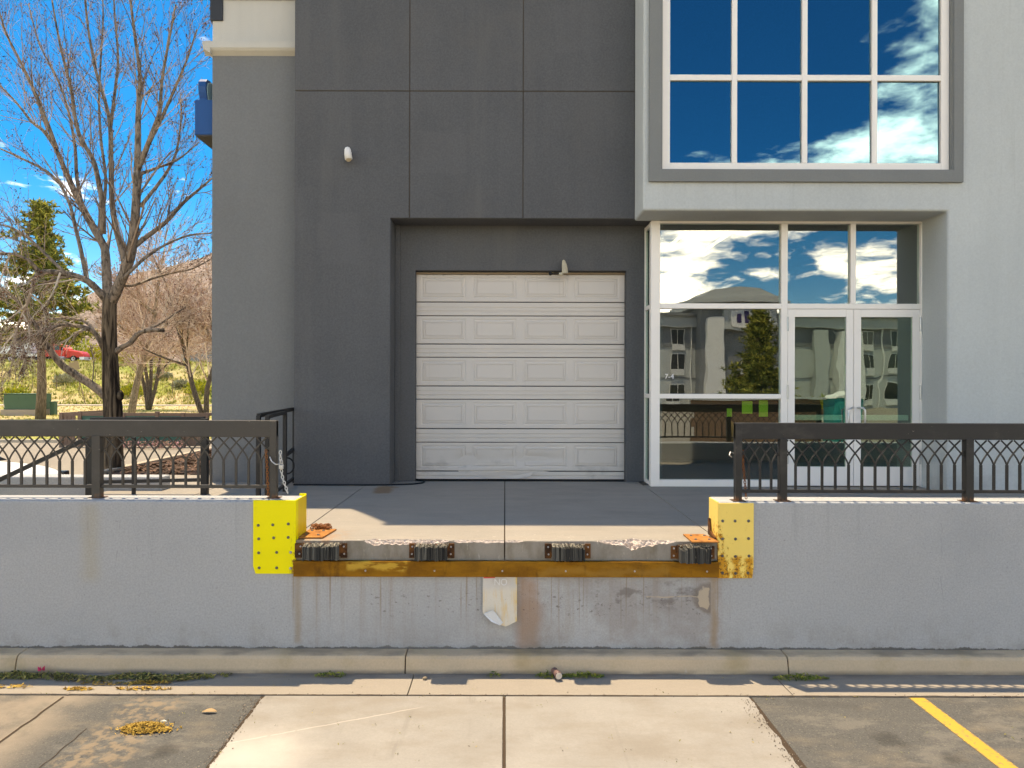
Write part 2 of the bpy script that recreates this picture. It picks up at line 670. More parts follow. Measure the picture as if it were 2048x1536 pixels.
M_LINE = pbr('yellow_line_paint', (.52, .315, .05), .8, .25, var=.15, vs=4, bump=.4, bs=95, stain=st_line)


# the stucco-faced dock wall with its rust runs and scuffs
def st_wall(s, k):
    zone = s.mul(s.ramp(s.X, -1.98, -1.88), s.ramp(s.X, 2.1, 1.9), s.ramp(s.Z, .845, .80))
    st1 = s.ramp(s.noise((11, 1, .35), 4, .6, off=3), .5, .72)
    k = s.mix(s.mul(zone, st1, .34, s.ramp(s.Z, .1, .8, .35, 1)), k, (.27, .17, .075))
    st2 = s.ramp(s.noise((34, 1, .5), 2, .5, off=13), .60, .70)
    k = s.mix(s.mul(zone, st2, .55, s.ramp(s.Z, .25, .7)), k, (.22, .12, .03))
    br = s.mul(s.ramp(s.noise((2.2, 1, 2.6), 5, .6, off=23), .40, .62), zone, s.ramp(s.X, -.3, .2))
    k = s.mix(s.mul(br, .42), k, (.25, .19, .15))
    orange = s.box(s.X, .12, .32, s.Z, .15, .80, .06, .12, 4)
    k = s.mix(s.mul(orange, .5), k, (.36, .19, .09))
    orange = s.box(s.X, 1.86, 1.93, s.Z, .16, .82, .035, .10, 5)
    k = s.mix(s.mul(orange, .55), k, (.33, .2, .08))
    orange = s.box(s.X, -1.9, -1.84, s.Z, .2, .82, .03, .03, 5)
    k = s.mix(s.mul(orange, .5), k, (.30, .2, .08))
    # scuffs left by lorries
    sm = s.mul(s.box(s.X, -1.3, 1.8, s.Z, .45, .66, .06), s.ramp(s.noise((22, 1, 30), 4, .6, off=43), .60, .68))
    k = s.mix(s.mul(sm, .7), k, (.12, .09, .07))
    sm = s.mul(s.box(s.X, .8, 1.8, s.Z, .52, .76, .05), s.ramp(s.noise((5, 1, 9), 5, .65, off=53), .5, .62))
    k = s.mix(s.mul(sm, .65), k, (.15, .12, .10))
    # bare render where the paint is gone
    pl = s.mx(s.mul(s.spot(s.X, s.Z, 1.847, .616, .105, .007, .16, 11), s.ramp(s.addm(s.X, s.mul(s.math('SUBTRACT', s.noise(14, 4), .5), .05)), 1.853, 1.843)), s.mul(s.box(s.X, 1.28, 1.75, s.Z, .619, .629, .005, .09, 4, 4), s.ramp(s.noise((9, 9, 20), 4, off=71), .38, .5)))
    k = s.mix(pl, k, (.50, .40, .29))
    rim = s.mul(s.spot(s.X, s.Z, 1.85, .616, .14, .02, .07, 9), s.ramp(s.X, 1.875, 1.86))
    k = s.mix(s.mul(rim, s.math('SUBTRACT', 1, pl), .6), k, (.16, .11, .07))
    # yellow run and vertical scratches to the left
    yl = s.box(s.X, -3.82, -3.68, s.Z, .75, 1.46, .07, .1, 4)
    k = s.mix(s.mul(yl, .28), k, (.40, .31, .14))
    for x0, z0, z1 in ((-3.50, .75, 1.43), (-3.355, .85, 1.45), (-3.22, .95, 1.40), (2.30, 1.0, 1.42), (3.95, .5, 1.3)):
        ln = s.box(s.X, x0 - .002, x0 + .002, s.Z, z0, z1, .004, .16, 2.2, x0)
        k = s.mix(s.mul(ln, .42, s.ramp(s.noise((5, 5, 7), 3, off=x0 * 3), .42, .6)), k, (.13, .13, .13))
    sc = s.mul(s.ramp(s.noise((14, 1, 26), 4, .6, off=63), .70, .76))
    k = s.mix(s.mul(sc, .4), k, (.15, .14, .13))
    dr = s.mul(s.ramp(s.noise((13, 1, .5), 4, .6, off=103), .54, .72), s.ramp(s.Z, .7, 1.45))
    k = s.mix(s.mul(dr, .20), k, (.20, .205, .21))
    pit = s.ramp(s.noise((48, 1, 48), 2, .5, off=113), .70, .75)
    k = s.mix(s.mul(pit, .35), k, (.17, .17, .17))
    spl = s.mul(s.ramp(s.Z, .55, .16), s.ramp(s.noise((5, 1, 4), 5, .65, off=123), .42, .68))
    k = s.mix(s.mul(spl, .30), k, (.24, .205, .165))
    # damp dirt creeping up from the kerb
    dirt = s.mul(s.ramp(s.addm(s.Z, s.mul(s.math('SUBTRACT', s.noise((7, 1, 3), 6, .7, off=73), .5), .10)), .172, .160))
    k = s.mix(s.mul(dirt, .8), k, (.09, .075, .06))
    bl = s.ramp(s.noise((.7, 1, .9), 4, .6, off=83), .45, .7)
    k = s.mix(s.mul(bl, .25), k, (.27, .29, .31))
    return k


M_WALL = pbr('dock_wall_stucco', (.41, .413, .413), .92, .15, var=.18, vs=.9, fine=.42, fs=60, bump=.55, bs=120, bd=.006, stain=st_wall)


# steel --------------------------------------------------------------------
def st_rust(s, k):
    m = s.ramp(s.noise((3, 3, 9), 5, .65, off=5), .35, .7)
    k = s.mix(s.mul(m, .8), k, (.34, .155, .014))
    d = s.ramp(s.noise((9, 9, 3), 5, .65, off=15), .55, .75)
    k = s.mix(s.mul(d, .7), k, (.085, .035, .010))
    y = s.box(s.X, -1.42, -.88, s.Z, .875, .945, .02, .16, 6)
    k = s.mix(s.mul(y, .75, s.ramp(s.noise((8, 8, 26), 4, off=66), .34, .5)), k, (.62, .38, .06))
    y = s.box(s.X, .35, 1.5, s.Z, .83, .9, .03, .3, 5, 8)
    k = s.mix(s.mul(y, .5), k, (.35, .19, .04))
    return k


M_RUST = pbr('rusty_steel', (.20, .085, .010), .85, .12, metal=0, var=.4, vs=5, fine=.3, fs=60, bump=.5, bs=60, bd=.004, stain=st_rust)


def st_rust2(s, k):
    m = s.ramp(s.noise(11, 5, .65, off=5), .4, .65)
    return s.mix(m, k, (.045, .022, .012))


M_RUST2 = pbr('brown_rusty_plate', (.17, .068, .02), .85, .25, var=.4, vs=6, bump=.5, bs=60, stain=st_rust2)
def st_rust3(s, k):
    m = s.ramp(s.noise((9, 9, 9), 5, .65, off=5), .46, .66)
    k = s.mix(s.mul(m, .7), k, (.16, .055, .016))
    m = s.ramp(s.noise((16, 16, 9), 4, .65, off=15), .58, .7)
    return s.mix(s.mul(m, .6), k, (.60, .36, .13))


M_RUST3 = pbr('orange_rusty_plate', (.40, .165, .045), .85, .2, var=.5, vs=9, fine=.4, bump=.5, bs=60, stain=st_rust3)
M_BOLT = pbr('bolt_zinc', (.45, .42, .40), .5, .4, metal=.4, bump=.1)
M_BOLTD = pbr('bolt_steel_dark', (.14, .13, .12), .5, .4, metal=.5, bump=.1)


def st_yel(s, k):
    r = s.mul(s.ramp(s.X, -1.96, -1.90), s.ramp(s.noise((30, 30, 14), 4, .65, off=5), .50, .60), s.ramp(s.Z, 1.35, .92))
    k = s.mix(r, k, (.30, .12, .02))
    e = s.mul(s.ramp(s.Y, 6.21, 6.25), s.ramp(s.NX, .3, .8))
    k = s.mix(s.mul(e, .55), k, (.70, .38, .03))
    gr = s.ramp(s.noise((4, 4, 7), 5, .65, off=57), .55, .75)
    k = s.mix(s.mul(gr, .22), k, (.52, .40, .03))
    scr = s.ramp(s.noise((60, 60, 6), 3, .6, off=67), .70, .76)
    k = s.mix(s.mul(scr, .35), k, (.35, .30, .12))
    sp = s.ramp(s.noise(40, 3, off=7), .73, .77)
    return s.mix(s.mul(sp, s.ramp(s.X, -2.0, -1.93)), k, (.12, .06, .02))


M_YEL = pbr('yellow_guard_paint', (.93, .80, .004), .5, .4, var=.06, fine=.05, bump=.1, stain=st_yel)


def st_yel2(s, k):
    a = s.noise((26, 26, 16), 5, .68, off=5)
    low = s.ramp(s.Z, 1.13, .82)
    lft = s.ramp(s.X, 2.06, 1.94)
    r = s.ramp(s.addm(a, s.addm(s.mul(low, .17), s.mul(lft, s.ramp(s.Z, 1.45, 1.1), .20))), .64, .73)
    for bx in (1.97, 2.09, 2.205):
        for bz in (.965, .855):
            r = s.mx(r, s.spot(s.X, s.Z, bx, bz - .01, .038, .022, .09, 24), s.mul(s.box(s.X, bx - .02, bx + .02, s.Z, bz - .09, bz, .018, .05, 18), .9))
    k = s.mix(r, k, (.62, .28, .012))
    d = s.mul(r, s.ramp(s.noise(45, 4, .65, off=8), .5, .6))
    k = s.mix(s.mul(d, .85), k, (.10, .035, .008))
    return k


M_YEL2 = pbr('faded_yellow_guard_paint', (.92, .66, .16), .55, .4, var=.08, fine=.05, bump=.2, stain=st_yel2)
def st_iron(s, k):
    r = s.mul(s.ramp(s.Z, 1.545, 1.49), s.ramp(s.Z, 1.46, 1.48), s.ramp(s.Y, 6.6, 6.5), s.ramp(s.noise((24, 24, 16), 4, .65, off=3), .42, .58))
    k = s.mix(s.mul(r, .8), k, (.20, .075, .022))
    c = s.ramp(s.noise((16, 40, 34), 4, .65, off=13), .70, .73)
    k = s.mix(s.mul(c, .7), k, (.34, .29, .23))
    d = s.ramp(s.noise((3, 3, 5), 4, .6, off=23), .5, .75)
    return s.mix(s.mul(d, .3), k, (.12, .105, .09))


M_IRONB = pbr('railing_paint_brown', (.062, .053, .043), .5, .4, var=.3, vs=6, fine=.2, bump=.12, stain=st_iron)
M_IRON = pbr('railing_paint', (.020, .019, .018), .5, .4, var=.3, vs=6, fine=.2, bump=.12, stain=st_iron)
M_CHAIN = pbr('galvanised_chain', (.55, .53, .50), .4, .5, metal=.6, bump=.1)
M_CHAINR = pbr('rusty_chain', (.27, .10, .03), .7, .4, metal=.2, var=.5, vs=20, bump=.3)


def rub():
    s = S('tyre_rubber')
    c = s.mix(s.island(), (.018, .018, .018), (.12, .115, .10))
    top = s.mul(s.ramp(s.Z, 1.085, 1.115), s.ramp(s.noise(70, 3, off=2), .42, .58))
    c = s.mix(s.mul(top, .9), c, (.42, .37, .28))
    fl = s.ramp(s.noise((90, 90, 14), 3, off=9), .66, .73)
    c = s.mix(s.mul(fl, .6), c, (.35, .31, .24))
    return s.finish(c, .9, .2, 0, s.noise(90, 3), .6, .006)


M_RUB = rub()


def st_sign(s, k):
    m = s.ramp(s.noise((30, 30, 1.6), 4, .6, off=5), .45, .65)
    k = s.mix(s.mul(m, .75, s.ramp(s.Z, .76, .6)), k, (.70, .50, .24))
    d = s.ramp(s.noise(42, 4, .6, off=15), .66, .70)
    k = s.mix(s.mul(d, .8, s.ramp(s.Z, .72, .6)), k, (.11, .09, .06))
    g = s.ramp(s.Z, .66, .74)
    k = s.mix(s.mul(g, .5), k, (.50, .49, .49))
    red = s.mul(s.box(s.X, -.19, -.085, s.Z, .797, .83, .004), 1)
    k = s.mix(s.mul(red, .9), k, (.62, .02, .012))
    y = s.mul(s.ramp(s.X, .085, .112), s.ramp(s.noise((12, 12, 8), 4), .4, .6))
    return s.mix(s.mul(y, .7), k, (.72, .46, .05))


M_SIGN = pbr('weathered_sign_sheet', (.66, .60, .50), .6, .35, var=.1, bump=.1, stain=st_sign)
M_SIGNB = pbr('bare_sign_sheet', (.62, .66, .70), .4, .5, metal=.2, bump=.05)
M_GHOST = pbr('faded_lettering', (.70, .69, .67), .6, .3, bump=0)

# plants and odds and ends
def bark(name, a, b, sc=(28, 28, 2.2), lo=.40, hi=.60):
    s = S(name)
    n = s.noise(sc, 5, .65, dist=.6)
    c = s.mix(s.ramp(n, lo, hi), b, a)
    return s.finish(c, .95, .1, 0, n, 1.0, .05)


M_BARK = bark('furrowed_bark', (.22, .165, .11), (.026, .02, .016), (7, 7, .7), .40, .66)
M_BARKP = bark('pale_bark', (.42, .33, .24), (.16, .12, .085))
M_BARKG = bark('grey_limb_bark', (.19, .15, .115), (.075, .06, .048))
M_LIMB = bark('limb_bark', (.32, .255, .195), (.085, .068, .054), (10, 10, 4), .34, .60)
M_TWIG = isl('twig_brown', (.09, .065, .05), (.52, .39, .29))
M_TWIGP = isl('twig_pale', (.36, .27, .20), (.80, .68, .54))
M_BUD = isl('bud_red_brown', (.055, .03, .028), (.30, .12, .06))
M_PINKT = isl('twig_pinkish', (.36, .23, .18), (.80, .66, .56))
M_PINE = isl('pine_needles', (.045, .07, .015), (.52, .46, .09), mid=(.21, .23, .045))
M_PINEW = bark('pine_bark', (.33, .25, .17), (.13, .09, .06))
M_GRASS = isl('hill_grass', (.10, .15, .02), (.66, .52, .29), mid=(.40, .39, .075))
M_BUSH = isl('shrub_green', (.16, .20, .03), (.60, .54, .05), mid=(.35, .37, .05))
M_BUSHY = isl('shrub_yellow', (.30, .30, .02), (.58, .50, .03))
M_BUSHG = isl('sage_grey', (.22, .23, .15), (.50, .47, .31))
M_LEAFD = isl('leaf_litter_mix', (.06, .05, .028), (.46, .35, .11), mid=(.19, .19, .05))
M_LEAFY = isl('leaf_litter_straw', (.11, .06, .014), (.56, .36, .08), mid=(.36, .22, .04))
M_WEED = isl('weed_green', (.08, .11, .02), (.40, .36, .06), mid=(.19, .23, .045))
M_MULCH = pbr('bark_mulch', (.075, .048, .032), .95, .1, var=.6, vs=6, fine=.8, fs=22, bump=1, bs=18, bd=.05)


def glass(name, refl, tint, see, wav=.0, wsc=.7):
    s = S(name)
    g = s.nt.nodes.new('ShaderNodeBsdfGlossy')
    g.inputs['Roughness'].default_value = 0.0
    s.put(g.inputs['Color'], (*tint, 1))
    t = s.nt.nodes.new('ShaderNodeBsdfTransparent')
    s.put(t.inputs['Color'], (*see, 1))
    if wav:
        b = s.nt.nodes.new('ShaderNodeBump')
        b.inputs['Strength'].default_value = 1
        b.inputs['Distance'].default_value = wav
        s.lk(s.noise((wsc * 1.7, wsc, wsc), 2, .4, off=6), b.inputs['Height'])
        s.lk(b.outputs[0], g.inputs['Normal'])
    m = s.nt.nodes.new('ShaderNodeMixShader')
    m.inputs[0].default_value = refl
    s.lk(t.outputs[0], m.inputs[1])
    s.lk(g.outputs[0], m.inputs[2])
    s.lk(m.outputs[0], s.out.inputs[0])
    return s.mat


M_GLASS = glass('storefront_glass', .17, (.95, .97, .97), (.80, .88, .84), .0028, .8)
M_GLASSD = glass('door_glass', .18, (.86, .97, .90), (.70, .84, .74), .0028, 1.0)
M_GLASSU = glass('tinted_window_glass', .30, (.42, .78, .88), (.25, .35, .42), .004, .5)


def px(x, y, Y):
    """photo pixel at depth Y -> point in the yard's own metres"""
    return Vector(((x - 1010) * Y / F, Y, CAM_Z + (770 - y) * Y / F))


# ================================================================== GROUND
def gh(x, y):
    """terrain height: level site, road embankment beyond it"""
    t = min(max((y - 86) / 24, 0), 1)
    h = 6.15 * (t * t * (3 - 2 * t) * .4 + t * .6)
    h += .35 * mnoise.noise(Vector((x * .09, y * .09, 3))) * math.sin(math.pi * t)
    if y > 150:
        h -= min((y - 150) * .02, 6)
    return h - .03


xs = [-6000, -3000, -1500, -800, -400, -250] + list(range(-180, 81, 4)) + [120, 200, 400, 900, 2000, 6000]
ys = [-3000, -1200, -500, -200, -100, -40, 0, 20, 40, 60, 75] + [80 + i * 2 for i in range(21)] + [130, 150, 200, 300, 500, 900, 1500, 3000, 6000, 9000]
mb = MB()
mb.v = [(x, y, gh(x, y)) for y in ys for x in xs]
nx = len(xs)
for j in range(len(ys) - 1):
    for i in range(nx - 1):
        mb.f.append((j * nx + i, j * nx + i + 1, (j + 1) * nx + i + 1, (j + 1) * nx + i))
        mb.m.append(0)


def st_ground(s, k):
    m = s.ramp(s.noise((.12, .12, .12), 5, .6, off=3), .42, .62)
    k = s.mix(s.mul(m, .85), k, (.24, .27, .04))
    m = s.ramp(s.noise((.5, .5, .5), 4, .6, off=13), .55, .72)
    k = s.mix(s.mul(m, .6), k, (.42, .27, .15))
    top = s.ramp(s.Y, 98, 106)
    k = s.mix(s.mul(top, .6), k, (.16, .22, .03))
    return k


M_GROUND = pbr('dry_grassland', (.52, .40, .22), .95, .1, var=.4, vs=.3, fine=.5, fs=6, bump=.6, bs=5, bd=.1, stain=st_ground)
ground = struct(obj('ground', mb, M_GROUND, smooth=True))

# yard in front (asphalt, concrete apron, painted line) and the lot behind the camera
lot = struct(obj('parking_lot', MB().box(-60, 90, -70, 5.56, -.10, 0), M_ASPHF))
# near asphalt aprons either side of the concrete pad
struct(obj('asphalt_apron', MB().box(-9, -1.975, .5, 5.556, -.05, .004), M_ASPH, lot))
struct(obj('asphalt_apron', MB().box(2.012, 9, .5, 5.556, -.05, .004), M_ASPH, lot))
for a, b in ((-1.965, -.012), (.012, 2.003)):
    mb = MB()
    n = 150
    left, right = [], []
    rng = random.Random(int(a * 10))
    for i in range(n + 1):
        y = .5 + (5.552 - .5) * i / n
        wob = ((.02 if a < -1 else .003) * mnoise.noise(Vector((a, y * 6, 0))) + (.012 if a < -1 else .003) * mnoise.noise(Vector((a, y * 23, 0)))) + (.015 if a < -1 else 0)
        wob2 = (.022 if b > 1 else .003) * mnoise.noise(Vector((b, y * 6, 4))) + (.014 if b > 1 else .003) * mnoise.noise(Vector((b, y * 23, 4))) - (.015 if b > 1 else 0)
        left.append((a + wob, y))
        right.append((b + wob2 - (.03 * (5.5 - y) if b > 1 else 0), y))
    poly = left[::-1] + right
    struct(obj('concrete_slab', MB().prism(poly, -.05, .010, 'z'), M_SLAB, lot, bevel=.004))
struct(obj('joint_filler', MB().box(-.011, .011, .5, 5.55, -.04, .003), M_CRACK, lot))
struct(obj('parking_line', MB().box(3.285, 3.415, -8, 5.545, 0, .008), M_LINE, lot))
struct(obj('edge_gap', MB().box(-2.04, -1.88, .5, 5.55, -.04, .0022), M_CRACK, lot))
struct(obj('edge_gap', MB().box(1.78, 2.08, .5, 5.55, -.04, .0022), M_CRACK, lot))
# thin patched seam on the left asphalt
mb = MB()
pts = [(-3.57, 5.53), (-3.50, 5.0), (-3.56, 4.5), (-3.52, 4.0)]
for q, (dx0, y0, dx1, y1) in enumerate(((-3.57, 5.53, -3.55, 3.5), (-3.07, 5.02, -3.05, 3.5))):
    N = 30
    vs = []
    for i in range(N + 1):
        t = i / N
        x = dx0 + (dx1 - dx0) * t + .02 * mnoise.noise(Vector((q * 5, t * 14, 1)))
        w = (.008 if q == 0 else .003) + .005 * mnoise.noise(Vector((q * 5, t * 30, 9)))
        y = y0 + (y1 - y0) * t
        vs += [(x - w, y, .0085), (x + w, y, .0085)]
    mb.add(vs, [(2 * i, 2 * i + 1, 2 * i + 3, 2 * i + 2) for i in range(N)])
struct(obj('asphalt_seam', mb, M_CRACK, lot))
# left lot beyond the dock
struct(obj('side_parking_lot', MB().box(-80, -11.3, 9.4, 29.5, -.10, .0), M_ASPHF))

# gutter pan: three pours
gut = None
gx = [-9, -4.85, -.79, 2.36, 9]
for i in range(len(gx) - 1):
    a, b = gx[i] + .004, gx[i + 1] - .004
    mb = MB().prism([(5.568, -.05), (5.975, -.05), (5.975, .012), (5.90, .004), (5.72, .006), (5.568, .012)], a, b, 'x')
    if gut is None:
        gut = struct(obj('gutter', mb, M_GUT, bevel=.004))
    else:
        struct(obj('gutter_pan', mb, M_GUT, gut, bevel=.004))
mb = MB()
vs = []
for i in range(901):
    x = -9 + 18 * i / 900
    w = .0035 + .006 * abs(mnoise.noise(Vector((x * 5, 2, 0)))) + .008 * max(0, mnoise.noise(Vector((x * 19, 6, 0))))
    c = 5.562 + .006 * mnoise.noise(Vector((x * 3, 9, 0)))
    vs += [(x, c - w, .0138), (x, c + w, .0138)]
mb.add(vs, [(2 * i, 2 * i + 1, 2 * i + 3, 2 * i + 2) for i in range(900)])
struct(obj('gutter_joint', mb, M_CRACK, gut))
# kerb: four lengths with open joints
kerb = None
kx = [-9, -4.30, -.872, 2.50, 9]
for i in range(len(kx) - 1):
    a, b = kx[i] + .005, kx[i + 1] - .005
    mb = MB().prism([(5.979, -.05), (6.176, -.05), (6.176, .155), (6.06, .150), (6.035, .142), (6.018, .12)], a, b, 'x')
    if kerb is None:
        kerb = struct(obj('kerb', mb, M_KERB, bevel=.006))
    else:
        struct(obj('kerb_length', mb, M_KERB, kerb, bevel=.006))
struct(obj('kerb_backing', MB().box(-9, 9, 6.03, 6.17, -.05, .11), M_CRACK, kerb))

# ================================================================== LOADING DOCK
dock = thing('loading_dock', 'raised concrete loading dock with grey stucco wall and rusty steel edge', 'loading dock', (0, 6.2, 0))
WT = 1.487
poly = [(-9, -.05), (9, -.05), (9, WT), (1.935, WT), (1.935, .951), (-1.902, .951), (-1.902, WT), (-9, WT)]
obj('wall', MB().prism(poly, 6.18, 6.48, 'y'), M_WALL, dock, bevel=.022, seg=3)
# slabs behind the wall; left end stops at the stair
jx = [-5.25, -3.95, -1.95, 0, 1.955, 4.05, 6.2, 8.9]
for i in range(len(jx) - 1):
    a, b = jx[i] + .006, jx[i + 1] - .006
    y1 = 10.6 if b < -3 else 9.99
    if i == 2:
        mb = MB().prism([(a, 6.485), (-1.897, 6.485), (-1.897, 6.445), (b, 6.445), (b, y1), (a, y1)], .96, 1.13, 'z')
    elif i == 3:
        mb = MB().prism([(a, 6.445), (1.93, 6.445), (1.93, 6.485), (b, 6.485), (b, y1), (a, y1)], .96, 1.13, 'z')
    else:
        mb = MB().box(a, b, 6.485, y1, .96, 1.13)
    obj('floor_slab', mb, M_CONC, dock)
for x in jx[1:-1]:
    obj('joint_filler', MB().box(x - .0065, x + .0065, 6.2 if x == 0 else 6.5, 9.98, .97, 1.118), M_CRACK, dock)
obj('fill', MB().box(-5.2, 8.9, 6.5, 9.9, -.05, .955), M_CONC, dock)


def chip(x):
    def bump(a, b, h, sft):
        t = min(max((x - a) / sft, 0), 1) * min(max((b - x) / sft, 0), 1)
        return h * t
    c = .004
    c = max(c, bump(-1.30, -.48, .036, .1), bump(-.52, .22, .017, .1), bump(.2, .6, .006, .1), bump(.78, 1.60, .075, .45))
    n = mnoise.noise(Vector((x * 9, 3, 1))) + .6 * mnoise.noise(Vector((x * 31, 7, 2)))
    return max(.003, c * (1 + .55 * n))


for a, b in ((-1.897, -.006), (.006, 1.93)):
    N = int((b - a) / .010)
    mb = MB()
    K = 9
    cs = []
    for i in range(N + 1):
        x = a + (b - a) * i / N
        c = chip(x)
        cs.append(c)
        cy, cz = c * (1.2 + .5 * mnoise.noise(Vector((x * 13, 1, 8)))), c * 1.0
        pr = [(6.445, 1.13)]
        for k in range(K - 2):
            t = k / (K - 3)
            yy = 6.18 + cy * (1 - t)
            zz = 1.13 - cz * t
            if 0 < k < K - 3 and c > .008:
                d = c * .55 * mnoise.noise(Vector((x * 40, k * 2.1, 5))) - c * .16
                yy += -d * .75
                zz += d * .75
            pr.append((yy, zz))
        pr.append((6.18, .956))
        mb.v += [(x, p[0], p[1]) for p in pr]
    for i in range(N):
        for k in range(K - 1):
            mb.f.append((i * K + k, (i + 1) * K + k, (i + 1) * K + k + 1, i * K + k + 1))
            mb.m.append(1 if (0 < k < K - 2 and cs[i] > .009) else 0)
    mb.add([mb.v[k] for k in range(K)] + [(a, 6.445, .956)], [tuple(range(K + 1))])
    o_ = len(mb.v)
    mb.add([mb.v[N * K + k] for k in range(K)] + [(b, 6.445, .956)], [tuple(range(K + 1))])
    me = mb.mesh('dock_edge')
    obj('dock_edge', me, [M_EDGE, M_SPALL], dock, fix=True)

# rusty channel under the edge
ch = obj('edge_channel', MB().box(-1.90, 1.93, 6.135, 6.179, .812, .952), M_RUST, dock, bevel=.005, label='long rusty steel channel under the dock edge')
bolt_me = MB().disc((0, 0, 0), .0135, .02, 'y', 8, dome=.006).mesh('bolt')
fix_normals(bolt_me)
bolt_me.materials.append(M_BOLT)
boltd_me = bolt_me.copy()
boltd_me.materials[0] = M_BOLTD
bolts_me = MB().disc((0, 0, 0), .009, .012, 'y', 8, dome=.004).mesh('bolt')
fix_normals(bolts_me)
bolts_me.materials.append(M_BOLT)
for x in (-1.25, -.63, -.02, .55, 1.17, 1.82):
    obj('bolt', bolts_me, None, ch, (x, 6.134, .868))

# bumpers
rng = random.Random(4)
for bi, (x0, x1, mess) in enumerate(((-1.795, -1.485, .3), (-.80, -.515, .6), (.425, .715, .4), (1.565, 1.835, 1.0))):
    zb = .985 - .015 * (bi == 3)
    bp = obj('bumper', MB().box(x0 - .005, x1 + .005, 6.14, 6.177, zb + .01, 1.10), M_RUST2, dock)
    mb = MB()
    x = x0
    while x < x1 - .008:
        w = rng.uniform(.010, .021)
        top = 1.118 - rng.uniform(0, .012 + .03 * mess * rng.random())
        edge = max(0, (x - (x1 - .03)) / .03) * .02 * mess
        d = rng.uniform(0, .014)
        sk = rng.uniform(-.004, .004)
        z0 = zb - rng.uniform(0, .008) - .012 * mess * rng.random()
        y0 = 6.052 + d
        e = min(x + w - .002, x1)
        mb.add([(x, y0, z0), (e, y0 + sk, z0), (e, 6.15, z0), (x, 6.15, z0),
                (x + sk, y0 + .004, top - .012 - edge), (e + sk, y0 + .004, top - .012 - edge), (e, 6.15, top), (x, 6.15, top)],
               [(3, 2, 1, 0), (4, 5, 6, 7), (0, 1, 5, 4), (1, 2, 6, 5), (2, 3, 7, 6), (3, 0, 4, 7)])
        x += w
    for k in range(int(40 + 70 * mess)):      # frayed cords along the top
        xx = rng.uniform(x0, x1 + .01)
        yy = rng.uniform(6.06, 6.15)
        p = Vector((xx, yy, 1.10))
        q = p + Vector((rng.uniform(-.02, .02), rng.uniform(-.02, .01), rng.uniform(.008, .026)))
        mb.tube([p, q], [.003, .0015], 3)
    pad = obj('laminated_pad', mb, M_RUB, bp, kind='stuff', label='worn black rubber laminations with frayed top')
    for sx_, xa in ((-1, x0), (1, x1)):
        a, b = (xa - .062, xa - .003) if sx_ < 0 else (xa + .003, xa + .062)
        if bi == 0 and sx_ < 0:
            a = -1.896
        obj('bracket', MB().box(a, b, 6.163, 6.1775, .975, 1.108 if bi < 3 else 1.09), M_RUST2, bp, bevel=.003)
        for z in (1.012, 1.078):
            obj('bolt', bolts_me, None, bp, ((a + b) / 2 + rng.uniform(-.006, .006), 6.161, z - (.01 if bi == 3 else 0)))

# yellow corner guards
g1 = obj('corner_guard', MB().prism([(-2.272, 1.494), (-2.272, .90), (-2.250, .83), (-1.887, .83), (-1.887, 1.494)], 6.164, 6.1795, 'y'), M_YEL, dock,
         bevel=.003, label='bright yellow steel plate guarding the wall end left of the dock')
obj('return_plate', MB().box(-1.899, -1.885, 6.166, 6.495, 1.128, 1.494), M_YEL, g1, bevel=.003)
obj('top_edge', MB().box(-1.95, -1.885, 6.483, 6.497, 1.40, 1.505), M_YEL, g1)
s1 = 6.16 / F
for x, y in ((517, 1052), (546, 1051), (577, 1049), (518, 1079), (548, 1077), (577, 1076), (518, 1107), (554, 1106), (582, 1106), (519, 1137), (554, 1137), (582, 1138)):
    obj('bolt', boltd_me if x < 580 else bolt_me, None, g1, ((x - 1010) * s1, 6.160, CAM_Z + (770 - y) * s1))
g2 = obj('corner_guard', MB().prism([(1.925, 1.478), (1.925, .80), (2.238, .80), (2.25, .90), (2.25, 1.478)], 6.164, 6.1795, 'y'), M_YEL2, dock,
         bevel=.003, label='faded yellow steel plate with rust blooms right of the dock')
obj('return_plate', MB().box(1.923, 1.934, 6.166, 6.43, 1.128, 1.488), M_YEL2, g2, bevel=.003)
for x, y in ((1446, 1041), (1471, 1041), (1498, 1041), (1446, 1077), (1472, 1077), (1498, 1076), (1446, 1111), (1472, 1112), (1499, 1111), (1446, 1145), (1472, 1146), (1497, 1145)):
    obj('bolt', boltd_me, None, g2, ((x - 1010) * s1, 6.160, CAM_Z + (770 - y) * s1))
# rusty floor plates at both ends of the dock edge
for a, b, y0, y1, lab in ((-1.884, -1.665, 6.235, 6.60, 'orange rusty floor plate at the left end of the dock edge'), (1.675, 1.921, 6.10, 6.41, 'rusty floor plate at the right end of the dock edge')):
    sk = .04 if a < 0 else -.05
    pl = obj('floor_plate', MB().prism([(a, y0), (b, y0), (b + sk, y1), (a, y1)], 1.134, 1.146, 'z'), M_RUST3, dock, bevel=.002, label=lab)
    for u in (.22, .72):
        for v in (.25, .75):
            obj('bolt', boltd_me, None, pl, (a + (b - a) * u, y0 + (y1 - y0) * v, 1.150), rot=(R(-90), 0, 0))
# angle bracket lump at the right end
obj('angle_bracket', MB().prism([(6.19, 1.147), (6.40, 1.147), (6.40, 1.30), (6.36, 1.30), (6.33, 1.19), (6.19, 1.16)], 1.905, 1.92, 'x'), M_RUST2, dock)
# narrow sidewalk cheek walls at the left stair
obj('stair_cheek_wall', MB().box(-9.5, -4.55, 9.05, 9.30, -.05, 1.31), M_WALL, dock, bevel=.02)
for k in range(6):
    obj('stair_step', MB().box(-5.26 - .3 * (k + 1), -5.262 - .3 * k, 6.49, 9.04, -.05, 1.13 - .16 * (k + 1)), M_CONC, dock, bevel=.01)

